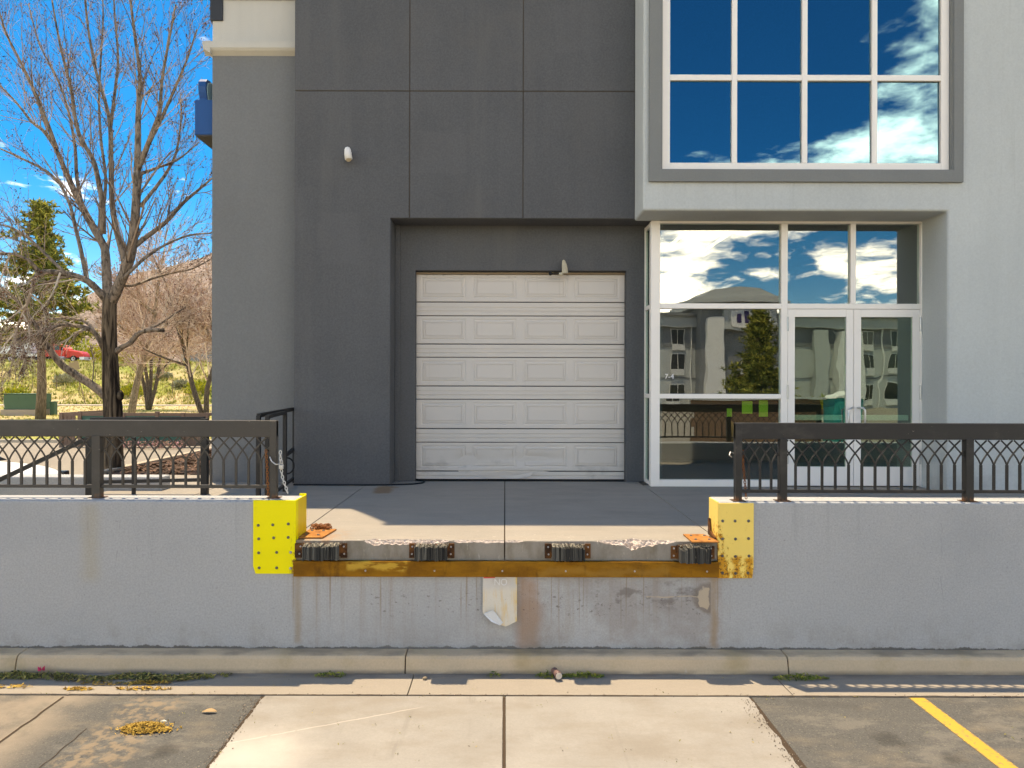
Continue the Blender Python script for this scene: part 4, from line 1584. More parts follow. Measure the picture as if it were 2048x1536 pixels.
# papers taped inside the glass
M_PAPER = pbr('green_paper', (.50, .80, .06), .8, bump=0, var=.05)
M_PAPERW = pbr('white_paper', (.6, .6, .5), .8, bump=0, var=.05)
for (x0, x1, y0, y1), lab in (((1454, 1464, 816, 832), 'small bright green notice, leftmost inside the lower entrance pane'), ((1484, 1505, 801, 826), 'large square green notice, middle one inside the lower entrance pane'), ((1518, 1536, 799, 832), 'tall green notice, rightmost inside the lower entrance pane')):
    A, B = px(x0, y1, 9.64), px(x1, y0, 9.64)
    mb = MB().box(A.x, B.x, 9.64, 9.642, A.z, B.z)
    tag(obj('paper_notice', mb, M_PAPER), lab, 'notice')

# lobby: counter, boxes and lit ceiling tubes seen dimly through the glass
em = S('fluorescent_tube')
M_EMIT = em.finish((.9, .9, .85), .5, emit=(1, .93, .75, 1), estr=.3)
for q, (x, y, nm) in enumerate(((2.75, 10.6, 'nearest the roller door'), (3.1, 10.6, 'in the middle'), (3.45, 10.6, 'nearest the doors'))):
    tag(obj('ceiling_light', MB().box(x - .018, x + .018, y - .1, y + 1.0, 4.86, 4.898), M_EMIT), 'lit ceiling tube in the lobby ' + nm, 'light')
lc = thing('reception_counter', 'dark brown counter dimly visible inside the lobby', 'counter', (4, 13, 1.14))
M_WOOD = pbr('dark_wood', (.10, .055, .03), .5, bump=.1)
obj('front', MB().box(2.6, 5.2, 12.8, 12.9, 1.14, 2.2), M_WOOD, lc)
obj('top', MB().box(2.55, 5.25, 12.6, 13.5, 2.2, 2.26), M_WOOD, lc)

# ================================================================== BACKGROUND LEFT
# planting bed along the side of the building, with its kerb
bed = struct(obj('planting_bed', MB().box(-11.05, -4.3, 11.2, 60, -.05, .06), M_MULCH))
struct(obj('bed_kerb', MB().box(-11.28, -11.06, 11.0, 60, -.05, .14), pbr('tan_kerb', (.44, .36, .27), .9), bed, bevel=.02))  # bed kerb in its own even tan
# little wood chips so the mulch has depth
rng = random.Random(21)
mb = MB()
for k in range(2600):
    x, y = rng.uniform(-11, -6.5), rng.uniform(18, 32)
    a = rng.uniform(0, 6.3)
    l, w = rng.uniform(.05, .14), rng.uniform(.02, .04)
    u, v = Vector((math.cos(a), math.sin(a), rng.uniform(-.4, .4))) * l, Vector((-math.sin(a), math.cos(a), rng.uniform(-.3, .6))) * w
    c = Vector((x, y, rng.uniform(.07, .13)))
    mb.add([c - u - v, c + u - v, c + u + v, c - u + v], [(0, 1, 2, 3)])
o = obj('mulch_chips', mb, isl('mulch_chip', (.04, .025, .018), (.20, .11, .07)), None, kind='stuff')
tag(o, 'dark brown bark chips in the bed beside the building', 'mulch')

# low lot kerb and verge on the far side of the side lot
struct(obj('verge_kerb', MB().box(-80, -12.2, 29.52, 29.72, -.05, .13), pbr('pale_kerb', (.45, .40, .32), .9), None, bevel=.02))
struct(obj('sidewalk', MB().box(-120, 60, 80.5, 83.2, -.05, .06), pbr('pale_sidewalk', (.50, .42, .34), .9, fs=8, bs=10)))
struct(obj('road', MB().box(-400, 200, 110.2, 121, 5.9, 6.14), pbr('road_asphalt', (.12, .115, .11), .9, fs=6)))


# --- low timber enclosure with green mesh panels
en = thing('mesh_enclosure', 'low timber-framed enclosure with green mesh panels behind the bare tree', 'fence', (-14.6, 27.5, 0))
M_TIMBER = pbr('weathered_timber', (.21, .145, .11), .9, var=.4, vs=5, bump=.4, bs=20)
M_MESH = pbr('green_mesh', (.05, .125, .10), .7, var=.3, vs=3, fine=.5, fs=12, bump=.2)
ez = 1.42
exs = [-17.85, -17.1, -15.35, -14.0, -12.95, -12.0]
for i, x in enumerate(exs):
    obj('post', MB().box(x - .07, x + .07, 27.43, 27.57, 0, ez + (.02 if i in (1, 3) else -.03)), M_TIMBER, en, bevel=.01)
for i in range(len(exs) - 1):
    a, b = exs[i] + .07, exs[i + 1] - .07
    obj('rail', MB().box(a, b, 27.46, 27.54, ez - .16, ez - .04), M_TIMBER, en)
    if i in (1, 2, 3):
        obj('mesh_panel', MB().box(a, b, 27.49, 27.51, .12, ez - .161), M_MESH, en)
    else:
        for k in range(int((b - a) / .16)):
            obj('board', MB().box(a + .16 * k + .01, a + .16 * k + .15, 27.48, 27.52, .05, ez - .161), M_TIMBER, en)
    obj('bottom_rail', MB().box(a, b, 27.46, 27.54, .05, .12), M_TIMBER, en)
for x in (-17.85, -12.0):
    obj('side_rail', MB().box(x - .04, x + .04, 27.58, 31, ez - .16, ez - .04), M_TIMBER, en)

# --- green transformer boxes on a concrete pad
tb = thing('utility_box', 'green metal utility box on a concrete pad left of the pine trunk', 'utility box', (-39, 55, 0))
M_UTIL = pbr('utility_green', (.055, .12, .07), .6, .4, var=.2, vs=2, bump=.05)
obj('cabinet', MB().box(-40.4, -37.75, 55, 56.8, .47, 1.68), M_UTIL, tb, bevel=.03)
obj('lid', MB().box(-40.46, -37.69, 54.94, 56.86, 1.681, 1.75), M_UTIL, tb, bevel=.02)
obj('pad', MB().box(-40.55, -37.6, 54.85, 57, -.05, .47), pbr('pad_concrete', (.36, .31, .25), .9, fs=10), tb, bevel=.02)
for k in range(4):
    obj('vent', MB().box(-40.2 + k * .6, -39.8 + k * .6, 54.985, 54.999, 1.3, 1.45), M_UTIL, tb)
tp = thing('utility_pedestal', 'small green pedestal box just right of the pine trunk', 'utility box', (-37, 56, 0))
obj('body', MB().box(-37.35, -36.95, 56, 56.4, -.03, 1.0), M_UTIL, tp, bevel=.04)
obj('cap', MB().box(-37.39, -36.91, 55.96, 56.44, 1.0, 1.1), M_UTIL, tp, bevel=.03)

# --- tan sign seen from the back on a leaning post, and a second thin stake
rs = thing('road_sign', 'tan backs of two road signs on a leaning post at the foot of the slope', 'sign', (-53.5, 84, 0))
M_TAN = pbr('tan_sign_back', (.30, .235, .14), .6)
a, b = px(172, 815, 84), px(146, 712, 84)
obj('post', MB().tube([a, b], .05, 6), M_PINEW, rs)
A, B = px(137, 742, 84), px(149, 727, 84)
obj('plate', MB().prism([(A.x, A.z + .35), (A.x + .3, A.z - .1), (B.x + .1, A.z + .1), (B.x + .05, B.z), (A.x + .1, B.z)], 83.90, 83.93, 'y'), M_TAN, rs)
A, B = px(148, 743, 84), px(161, 725, 84)
obj('plate', MB().prism([(A.x + .2, A.z), (B.x, A.z + .15), (B.x - .25, B.z + .1), (A.x, B.z)], 83.87, 83.89, 'y'), M_TAN, rs)

fp = [(158, 795), (113, 800), (190, 795), (345, 795), (385, 790), (272, 800), (310, 790)]
for k, (x, y) in enumerate(fp):
    Y = 92 + (k % 3) * 2
    p = px(x, y, Y)
    z = gh(p.x, Y)
    tag(obj('fence_stake', MB().tube([(p.x, Y, z - .1), (p.x + .05, Y, z + 1.9)], .05, 5), M_PINEW), 'thin dark fence stake on the slope, ' + ('second', 'first', 'third', 'sixth', 'seventh', 'fourth', 'fifth')[k] + ' from the left', 'stake', 'fence stakes along the slope')


# ------------------------------------------------------------------ shrubs and grass
def bush(name, label, c, rx, rz, mat, n, seed, leaf, group=None):
    rg = random.Random(seed)
    mb = MB()
    c = Vector(c)
    for k in range(n):
        th, ph = rg.uniform(0, 6.283), math.acos(rg.uniform(0, 1))
        rr = rg.random() ** .35 * (1 + .28 * mnoise.noise(Vector((math.cos(th) * 1.7, math.sin(th) * 1.7, ph * 2 + seed))))
        p = c + Vector((rx * rr * math.sin(ph) * math.cos(th), rx * rr * math.sin(ph) * math.sin(th), rz * rr * math.cos(ph)))
        d = (p - c).normalized() * leaf * rg.uniform(.6, 1.5) + Vector((rg.uniform(-1, 1), rg.uniform(-1, 1), rg.uniform(-.2, 1))) * leaf * .6
        w = d.orthogonal().normalized() * leaf * .45
        w = Matrix.Rotation(rg.uniform(0, 6.28), 3, d.normalized()) @ w
        mb.add([p - w, p + w, p + d + w * .3, p + d - w * .3], [(0, 1, 2, 3)])
    t = thing(name, label, 'shrub', c, group)
    obj('foliage', mb.mesh('foliage'), mat, t)
    st = MB()
    for k in range(6):
        a = k * 1.05
        st.tube([c + Vector((.05 * math.cos(a), .05 * math.sin(a), -.1)), c + Vector((rx * .5 * math.cos(a), rx * .5 * math.sin(a), rz * .6))], [.03, .01], 4)
    obj('stems', st, M_PINEW, t)
    return t


def on_slope(x, y, Y):
    p = px(x, y, Y)
    return (p.x, Y, gh(p.x, Y))


for k, (x, Y, rx, rz, m, lab) in enumerate((
        (30, 90, 1.9, 1.5, M_BUSH, 'round yellow-green shrub on the slope above the utility box'),
        (262, 91, 1.5, 1.5, M_BUSH, 'yellow-green shrub on the slope between the trunks'),
        (398, 92, 1.9, 1.9, M_BUSH, 'large yellowish shrub on the slope beside the building corner'),
        (132, 97, 1.6, 1.1, M_BUSHG, 'grey-green sage clump halfway up the slope'),
        (325, 99, 1.3, .8, M_BUSHG, 'pale sage clump high on the slope'),
        (362, 95, 1.2, .8, M_BUSHG, 'pale sage clump lower on the slope'))):
    bush('slope_shrub', lab, on_slope(x, 0, Y), rx, rz, m, 700, k + 3, .22)
for k, (x, Y, rx, rz, m, lab) in enumerate((
        (200, 124, 3.2, 3.6, M_BUSHY, 'bright yellow shrub behind the red truck nose'),
        (262, 126, 3.0, 3.0, M_BUSHY, 'bright yellow shrub behind the bare trunk'),
        (150, 127, 4.2, 5.2, M_BUSH, 'tall green shrub behind the red truck cab'),
        (300, 127, 2.6, 2.4, M_BUSHY, 'yellow shrub left of the distant white cars'),
        (60, 128, 4.5, 4.8, M_BUSH, 'green shrub behind the white trailer'),
        (10, 129, 4.0, 4.2, M_BUSH, 'green shrub at the left edge beyond the road'))):
    p = px(x, 700, Y)
    bush('roadside_shrub', lab, (p.x, Y, 6.0), rx, rz, m, 900, k + 30, .34)

rng = random.Random(77)
mb = MB()


def tuft(c, h, n, spread):
    for q in range(n):
        a = rng.uniform(0, 6.28)
        r = spread * rng.random()
        b = Vector((c[0] + r * math.cos(a), c[1] + r * math.sin(a), c[2]))
        t = b + Vector((math.cos(a) * h * .4, math.sin(a) * h * .4, h * rng.uniform(.6, 1.1)))
        w = Vector((-math.sin(a), math.cos(a), 0)) * h * .16
        mb.add([b - w, b + w, t], [(0, 1, 2)])


for k in range(5200):
    Y = rng.uniform(84.5, 110)
    x = rng.uniform(-90, -36)
    n = mnoise.noise(Vector((x * .2, Y * .2, 1)))
    if n < -.15 and rng.random() < .6:
        continue
    tuft((x, Y, gh(x, Y) - .02), rng.uniform(.18, .5) * (1.6 if rng.random() < .15 else 1), 6, .35)
for k in range(2600):
    Y = 30 + 50 * rng.random()
    x = rng.uniform(-.83, -.40) * Y
    tuft((x, Y, gh(x, Y)), rng.uniform(.06, .2), 5, .25)
o = obj('dry_grass', mb.mesh('dry_grass'), M_GRASS, None, kind='stuff')
tag(o, 'dry yellow and green grass covering the verge and slope', 'grass')
# pink ground flowers in front of the enclosure
mb = MB()
for k in range(700):
    x, y = rng.uniform(-16.2, -12.6), rng.uniform(26.3, 27.2)
    c = Vector((x, y, rng.uniform(.02, .3)))
    d = Vector((rng.uniform(-1, 1), rng.uniform(-1, 1), rng.uniform(0, 1))) * .06
    w = d.orthogonal().normalized() * .035
    mb.add([c - w, c + w, c + d], [(0, 1, 2)])
o = obj('ground_flowers', mb.mesh('ground_flowers'), isl('pink_petals', (.10, .09, .04), (.55, .28, .30), mid=(.35, .22, .18)), None, kind='stuff')
tag(o, 'low pinkish flowers along the green mesh enclosure', 'flowers')

# ------------------------------------------------------------------ hills
mb = MB()
NXh, NYh = 90, 26
for j in range(NYh + 1):
    for i in range(NXh + 1):
        x = -4200 + 5200 * i / NXh
        y = 1500 + 2600 * j / NYh
        prof = math.sin(math.pi * min(j / NYh * 1.15, 1)) ** 1.2
        ridge = .86 * (340 + 150 * mnoise.noise(Vector((x * .0009, 4, 2))) + 280 * math.exp(-((x + 750) / 700) ** 2) - 250 * math.exp(-((x + 2300) / 700) ** 2))
        h = prof * (ridge + 90 * mnoise.noise(Vector((x * .004, y * .004, 7))) + 40 * mnoise.noise(Vector((x * .012, y * .012, 3)))) - 20
        mb.v.append((x, y, h))
for j in range(NYh):
    for i in range(NXh):
        mb.f.append((j * (NXh + 1) + i, j * (NXh + 1) + i + 1, (j + 1) * (NXh + 1) + i + 1, (j + 1) * (NXh + 1) + i))
        mb.m.append(0)


def st_hill(s, k):
    m = s.ramp(s.noise((.012, .012, .02), 5, .65, off=4), .45, .65)
    k = s.mix(s.mul(m, .8), k, (.15, .125, .105))
    m = s.ramp(s.noise((.006, .006, .03), 4, .65, off=14), .55, .7)
    return s.mix(s.mul(m, .5), k, (.40, .32, .28))


struct(obj('hills', mb, pbr('brush_hillside', (.30, .235, .20), .95, .05, var=.5, vs=.012, fine=.7, fs=.06, bump=0, stain=st_hill), smooth=True))

# distant grey shed and two parked white cars by the road
ds = thing('distant_shed', 'pale grey roadside shed by the corner of the building', 'building', (-57, 124, 6))
a = px(362, 722, 124)
M_SHED = pbr('shed_paint', (.36, .34, .32), .9, bump=0)
obj('wall', MB().box(a.x, a.x + 9, 124, 130, 5.9, 8.2), M_SHED, ds)
obj('roof', MB().prism([(a.x - .3, 8.2), (a.x + 9.3, 8.2), (a.x + 7.5, 10.6), (a.x + 1.5, 10.6)], 123.7, 130.3, 'y'), pbr('shed_roof', (.42, .36, .31), .9, bump=0), ds)
for k in range(4):
    obj('door_panel', MB().box(a.x + .6 + 2 * k, a.x + 2.2 + 2 * k, 123.93, 123.99, 5.95, 7.8), pbr('shed_door', (.25, .26, .27), .7, bump=0) if k == 0 else bpy.data.materials['shed_door'], ds)


# ------------------------------------------------------------------ vehicles
def loft(mb, secs, mi=0):
    n = len(secs[0])
    vs = [p for s_ in secs for p in s_]
    fs = []
    for i in range(len(secs) - 1):
        for k in range(n):
            fs.append((i * n + k, i * n + (k + 1) % n, (i + 1) * n + (k + 1) % n, (i + 1) * n + k))
    fs.append(tuple(range(n - 1, -1, -1)))
    fs.append(tuple(range((len(secs) - 1) * n, len(secs) * n)))
    return mb.add(vs, fs, mi)


def wheel(parent, c, r, w, mt, mr):
    wq = obj('wheel', MB().tube([(c[0], c[1] - w / 2, c[2]), (c[0], c[1] - w / 2 + .03, c[2]), (c[0], c[1] + w / 2 - .03, c[2]), (c[0], c[1] + w / 2, c[2])], [r * .92, r, r, r * .92], 20), mt, parent, smooth=False)
    obj('rim', MB().tube([(c[0], c[1] - w / 2 - .012, c[2]), (c[0], c[1] - w / 2 + .05, c[2])], [r * .6, r * .62], 16), mr, wq)
    obj('hub', MB().tube([(c[0], c[1] - w / 2 - .03, c[2]), (c[0], c[1] - w / 2, c[2])], [r * .18, r * .2], 8), mt, wq)


M_TYRE = pbr('tyre', (.02, .02, .02), .9, bump=0)
M_RIM = pbr('rim_silver', (.55, .55, .55), .4, metal=.3, bump=0)
M_CGLASS = pbr('car_glass', (.02, .025, .03), .08, .6, bump=0)
M_RED = pbr('red_truck_paint', (.62, .03, .012), .35, .5, var=.05, bump=0)
M_WHITE = pbr('white_vehicle_paint', (.78, .79, .80), .3, .5, var=.03, fine=.02, bump=0)
M_CHROME = pbr('bumper_chrome', (.6, .6, .6), .3, metal=.6, bump=0)
tr = thing('semi_truck', 'red truck with white trailer driving along the road above the slope', 'truck', (-79, 113, 6.14))
TX = px(97, 724, 113).x
TE = px(175, 724, 113).x
z0 = 6.14
ty0, ty1 = 111.9, 114.3
L_ = TE - TX


def tsec(x, zb, zt, ins):
    return [(x, ty0 + ins, zb), (x, ty1 - ins, zb), (x, ty1 - ins, zt - .15), (x, ty1 - ins - .15, zt), (x, ty0 + ins + .15, zt), (x, ty0 + ins, zt - .15)]


obj('cab', loft(MB(), [tsec(TX, z0 + .9, z0 + 3.0, 0), tsec(TX + 2.6, z0 + .9, z0 + 3.0, 0), tsec(TX + 3.3, z0 + .9, z0 + 2.2, 0)]), M_RED, tr)
obj('hood', loft(MB(), [tsec(TX + 3.25, z0 + .75, z0 + 2.1, .12), tsec(TX + 5.6, z0 + .75, z0 + 1.75, .2), tsec(TX + 6.15, z0 + .75, z0 + 1.45, .25), tsec(TX + 6.3, z0 + .75, z0 + 1.1, .3)]), M_RED, tr)
obj('side_window', MB().box(TX + 1.7, TX + 2.55, ty0 - .02, ty0 + .01, z0 + 1.95, z0 + 2.7), M_CGLASS, tr)
obj('windshield', MB().prism([(TX + 2.62, z0 + 2.85), (TX + 3.25, z0 + 2.15), (TX + 3.30, z0 + 2.18), (TX + 2.68, z0 + 2.9)], ty0 + .2, ty1 - .2, 'y'), M_CGLASS, tr)
obj('bumper', MB().box(TX + 5.7, TX + 6.45, ty0 + .1, ty1 - .1, z0 + .35, z0 + .85), M_CHROME, tr, bevel=.05)
obj('fuel_tank', MB().tube([(TX + 1.2, ty0 + .3, z0 + .75), (TX + 3.3, ty0 + .3, z0 + .75)], .33, 12), M_CHROME, tr)
obj('mirror', MB().box(TX + 2.9, TX + 3.05, ty0 - .3, ty0 - .05, z0 + 1.9, z0 + 2.5), M_TYRE, tr)
obj('chassis', MB().box(TX - 7, TX + 5.6, ty0 + .5, ty1 - .5, z0 + .6, z0 + .89), M_TYRE, tr)
for x in (TX + 4.75, TX - .9, TX - 5.6):
    wheel(tr, (x, ty0 + .2, z0 + .52), .52, .35, M_TYRE, M_RIM)
obj('trailer', MB().box(TX - 8.8, TX - 2.2, ty0, ty1, z0 + 1.35, z0 + 3.2), M_WHITE, tr, bevel=.08)
obj('trailer_skirt', MB().box(TX - 4.8, TX - 1.2, ty0 + .05, ty1 - .05, z0 + .9, z0 + 1.34), M_CHROME, tr)

# white car parked below the stair: only its bonnet end shows
car = thing('parked_car', 'white car parked beyond the stair with its bonnet end showing', 'car', (-11, 13.2, 0))
cx1 = px(88, 950, 13.4).x
cy0, cy1 = 12.6, 14.3


def csec(x, zb, zs, zt, hw):
    ym = (cy0 + cy1) / 2
    return [(x, ym - hw * .96, zb), (x, ym + hw * .96, zb), (x, ym + hw, zs), (x, ym + hw * .82, zt), (x, ym, zt + .03), (x, ym - hw * .82, zt), (x, ym - hw, zs)]


mbc = loft(MB(), [csec(cx1 - 4.5, .35, .75, .95, .75), csec(cx1 - 4.2, .25, .8, 1.02, .85), csec(cx1 - 3.0, .22, .8, 1.0, .86), csec(cx1 - 1.3, .22, .78, .98, .86), csec(cx1 - .5, .22, .72, .90, .84), csec(cx1 - .12, .25, .66, .80, .78), csec(cx1, .32, .55, .64, .68)])
bo = obj('body', mbc, M_WHITE, car, smooth=True)
sb = bo.modifiers.new('subdiv', 'SUBSURF')
sb.levels = sb.render_levels = 2
mbc = loft(MB(), [[(x, (cy0 + cy1) / 2 - w, .96), (x, (cy0 + cy1) / 2 + w, .96), (x + d, (cy0 + cy1) / 2 + w * .8, z), (x + d, (cy0 + cy1) / 2 - w * .8, z)] for x, w, d, z in ((cx1 - 4.0, .74, .1, 1.05), (cx1 - 3.5, .76, 0, 1.38), (cx1 - 2.2, .78, 0, 1.42), (cx1 - 1.3, .76, 0, 1.02))])
obj('cabin_glass', mbc, M_CGLASS, car)
obj('roof', MB().box(cx1 - 3.45, cx1 - 2.25, cy0 + .28, cy1 - .28, 1.39, 1.45), M_WHITE, car, bevel=.02)
for x in (cx1 - .85, cx1 - 3.6):
    wheel(car, (x, cy0 + .12, .31), .31, .2, M_TYRE, M_RIM)
obj('headlight', MB().box(cx1 - .55, cx1 - .08, cy0 + .03, cy0 + .18, .70, .735), M_CGLASS, car, bevel=.02)
obj('headlight', MB().box(cx1 - .3, cx1 - .03, cy1 - .22, cy1 - .05, .62, .74), M_CGLASS, car, bevel=.02)
obj('bumper_gap', MB().box(cx1 - .42, cx1 - .03, cy0 + .045, cy0 + .2, .655, .675), M_TYRE, car)


# ------------------------------------------------------------------ TREES
class Tree:
    def __init__(s, seed, pale_below=None, tipr=.006, up=.25):
        s.rg = random.Random(seed)
        s.wood, s.limbs, s.twig, s.pale, s.bud = MB(), MB(), MB(), MB(), MB()
        s.pale_below = pale_below
        s.tipr = tipr
        s.up = up
        s.budsz = .018
        s.nb = 2
        s.len = 1.3

    def budat(s, p):
        rg = s.rg
        r = s.budsz * rg.uniform(.7, 1.7)
        d = Vector((rg.uniform(-1, 1), rg.uniform(-1, 1), rg.uniform(-.5, 1))) * r
        w = d.orthogonal().normalized() * r * .7
        w2 = d.cross(w).normalized() * r * .7
        s.bud.add([p - w, p + w, p + d * 1.6, p + w2, p - w2], [(0, 1, 2), (3, 4, 2), (0, 3, 1, 4)])

    def twigs(s, p, d, L, r, lvl, mx_, droop=0):
        rg = s.rg
        n = 4 if lvl < mx_ else 3
        pts, rad = [p.copy()], [r]
        dd = d.normalized()
        tip = s.tipr if lvl == mx_ else max(s.tipr, r * .45)
        for k in range(n):
            dd = (dd + Vector((rg.gauss(0, .08), rg.gauss(0, .08), rg.gauss(0, .07) + s.up * .30 - droop * .35))).normalized()
            p = p + dd * (L / n)
            pts.append(p.copy())
            rad.append(r + (tip - r) * (k + 1) / n)
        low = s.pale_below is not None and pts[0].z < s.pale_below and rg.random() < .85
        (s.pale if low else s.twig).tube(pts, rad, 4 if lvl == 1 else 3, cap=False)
        if lvl >= mx_ - 1:
            for k in range(s.nb):
                if rg.random() < .6:
                    q = pts[rg.randint(1, n)]
                    s.budat(q)
        if lvl < mx_:
            m = rg.randint(4, 7) if lvl == 1 else rg.randint(2, 3)
            for k in range(m):
                i = rg.randint(1, n)
                t = rg.random()
                q = pts[i - 1].lerp(pts[i], t)
                base = (pts[i] - pts[i - 1]).normalized()
                ax = base.orthogonal().normalized()
                ax = Matrix.Rotation(rg.uniform(0, 6.283), 3, base) @ ax
                ang = R(rg.uniform(18, 42))
                nd = (base * math.cos(ang) + ax * math.sin(ang)).normalized()
                s.twigs(q, nd, L * rg.uniform(.32, .62), max(s.tipr, rad[i] * .65), lvl + 1, mx_, droop)

    def limb(s, pts, r0, r1, n_side, L, mx_=3, start=.25, droop=0, up_bias=.35, sides=8, pale=False):
        """a drawn limb: tube plus side branches along it"""
        n_side = int(n_side * 1.2)
        rg = s.rg
        # smooth the polyline
        P = []
        for i in range(len(pts) - 1):
            for q in range(3):
                P.append(pts[i].lerp(pts[i + 1], q / 3))
        P.append(pts[-1])
        Q = [P[0]] + [(P[i - 1] + P[i] * 2 + P[i + 1]) / 4 for i in range(1, len(P) - 1)] + [P[-1]]
        N = len(Q)
        rad = [.9 * (r0 + (r1 - r0) * (i / (N - 1))) for i in range(N)]
        (s.pale if pale else s.limbs).tube(Q, rad, sides, cap=True)
        for k in range(n_side):
            t = start + (1 - start) * (k + rg.random()) / n_side
            f = t * (N - 1)
            i = min(int(f), N - 2)
            q = Q[i].lerp(Q[i + 1], f - i)
            base = (Q[i + 1] - Q[i]).normalized()
            ax = Matrix.Rotation(rg.uniform(0, 6.283), 3, base) @ base.orthogonal().normalized()
            ang = R(rg.uniform(25, 55))
            nd = base * math.cos(ang) + ax * math.sin(ang) + Vector((0, 0, up_bias - droop))
            s.twigs(q, nd, L * s.len * rg.uniform(.6, 1.3) * (1.1 - .45 * t), max(s.tipr * 1.3, rad[i] * .3), 1, mx_, droop)
        return Q

    def build(s, t, mw, mt, mp, mbud):
        if s.wood.v:
            obj('trunk', s.wood.mesh('trunk', True), mw, t)
            obj('limbs', s.limbs.mesh('limbs', True), M_LIMB, t)
        else:
            obj('trunk', s.limbs.mesh('trunk', True), mw, t)
        if s.twig.v:
            obj('crown', s.twig.mesh('crown'), mt, t)
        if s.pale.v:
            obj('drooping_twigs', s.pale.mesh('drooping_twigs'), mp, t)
        if s.bud.v:
            obj('buds', s.bud.mesh('buds'), mbud, t, kind='stuff')


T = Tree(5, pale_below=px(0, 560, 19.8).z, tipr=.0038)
YT = 19.8


def lim(pts, dy=0.0, y0=0.0):
    n = len(pts) - 1
    return [px(x, y, YT + y0 + dy * i / n) for i, (x, y) in enumerate(pts)]


sT = YT / F
bt = thing('bare_tree', 'large bare deciduous tree with dark furrowed trunk behind the left railing', 'tree', px(226, 945, YT))
T.wood.tube([px(x, y, YT) for x, y in ((228, 957), (227, 930), (226, 890), (227, 850), (226, 815), (222, 780), (221, 740), (219, 700), (218, 650), (219, 606), (221, 590))],
            [r * .92 * sT for r in (25, 21.5, 19.5, 18.5, 19, 17.5, 16.5, 15.5, 14.5, 14, 12)], 14)
# knot on the trunk
T.wood.sphere(px(241, 793, YT - .1), 7 * sT, 6 * sT, 11 * sT, 8, 6)
L0 = T.limb
# right leader and its tops
L0(lim([(222, 606), (231, 587), (249, 546), (262, 511), (268, 459), (272, 400), (274, 337)], -.5), 12 * sT, 8 * sT, 7, 1.6, start=.35)
L0(lim([(274, 337), (275, 270), (275, 220), (280, 155), (266, 59), (255, -30)], .4, -.5), 7.5 * sT, 2.2 * sT, 12, 1.5)
L0(lim([(273, 345), (294, 293), (308, 255), (319, 225), (322, 160), (335, 90), (350, 10)], -1.2, -.5), 6 * sT, 1.6 * sT, 12, 1.5)
L0(lim([(296, 290), (325, 232), (352, 170), (375, 115), (392, 60)], -.8, -.8), 4 * sT, 1.2 * sT, 10, 1.2)
L0(lim([(262, 500), (287, 479), (331, 447), (366, 406), (400, 378), (424, 357)], .8, -.3), 6 * sT, 2 * sT, 11, 1.3)
L0(lim([(275, 352), (310, 338), (352, 325), (398, 285)], 1.0, -.5), 3.5 * sT, 1.2 * sT, 8, 1.1)
L0(lim([(280, 415), (330, 352), (352, 310), (362, 240), (360, 190)], 1.5, -.4), 4 * sT, 1.3 * sT, 9, 1.2)
# centre stem
L0(lim([(252, 535), (240, 490), (231, 459), (223, 410), (221, 330), (220, 249), (208, 200), (190, 146), (174, 59), (166, -20)], .8), 8 * sT, 2.0 * sT, 17, 1.5)
L0(lim([(220, 255), (228, 190), (236, 120), (228, 40), (224, -30)], 1.2, .6), 4 * sT, 1.5 * sT, 10, 1.2)
# left leader
L0(lim([(217, 604), (213, 560), (211, 517), (209, 497), (190, 464), (164, 418), (148, 385), (133, 352)], .5), 10.5 * sT, 6.5 * sT, 8, 1.6)
L0(lim([(133, 352), (108, 293), (85, 262), (64, 249), (30, 205), (-10, 165)], .6, .5), 5.5 * sT, 1.6 * sT, 12, 1.6)
L0(lim([(112, 300), (97, 258), (85, 228), (62, 172), (35, 117), (10, 70), (-5, 20)], -.8, .5), 5 * sT, 1.5 * sT, 12, 1.5)
L0(lim([(205, 470), (205, 410), (196, 365), (187, 322), (158, 278), (148, 235), (143, 190), (128, 130), (117, 88), (100, -10)], -1.0), 6.5 * sT, 1.6 * sT, 16, 1.5)
L0(lim([(165, 420), (152, 360), (150, 300), (140, 240), (120, 170), (75, 90), (55, 10)], 1.2, .4), 4.5 * sT, 1.4 * sT, 13, 1.4)
L0(lim([(200, 480), (205, 430), (212, 360), (200, 280), (196, 200), (200, 120), (205, 40), (203, -20)], 1.6, .3), 4.2 * sT, 1.4 * sT, 13, 1.4)
# straight sucker on the left limb
L0(lim([(173, 560), (166, 525), (158, 488), (148, 450), (141, 415), (120, 370), (95, 345), (40, 318), (0, 300)], .3, -.1), 5 * sT, 1.8 * sT, 12, 1.3)
# sweeping left limbs with drooping pale ends
L0(lim([(213, 604), (195, 582), (176, 564), (146, 552), (111, 546), (79, 546), (67, 560)], -.8), 8 * sT, 5 * sT, 8, 1.3, droop=.5)
L0(lim([(79, 546), (55, 520), (20, 508), (-20, 512)], -.4, -.8), 4 * sT, 1.8 * sT, 10, 1.4, droop=.25)
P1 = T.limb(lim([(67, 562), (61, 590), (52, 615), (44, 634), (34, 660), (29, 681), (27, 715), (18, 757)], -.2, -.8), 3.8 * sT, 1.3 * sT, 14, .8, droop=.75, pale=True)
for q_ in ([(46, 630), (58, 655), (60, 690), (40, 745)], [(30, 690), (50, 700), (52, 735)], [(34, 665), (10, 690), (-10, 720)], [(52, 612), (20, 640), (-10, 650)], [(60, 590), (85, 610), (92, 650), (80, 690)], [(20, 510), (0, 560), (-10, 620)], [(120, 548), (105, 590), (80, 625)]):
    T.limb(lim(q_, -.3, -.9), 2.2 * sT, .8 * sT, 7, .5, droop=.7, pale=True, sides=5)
L0(lim([(130, 548), (100, 520), (60, 480), (20, 455), (-15, 450)], .9, -.5), 4 * sT, 1.5 * sT, 11, 1.3, droop=.3)
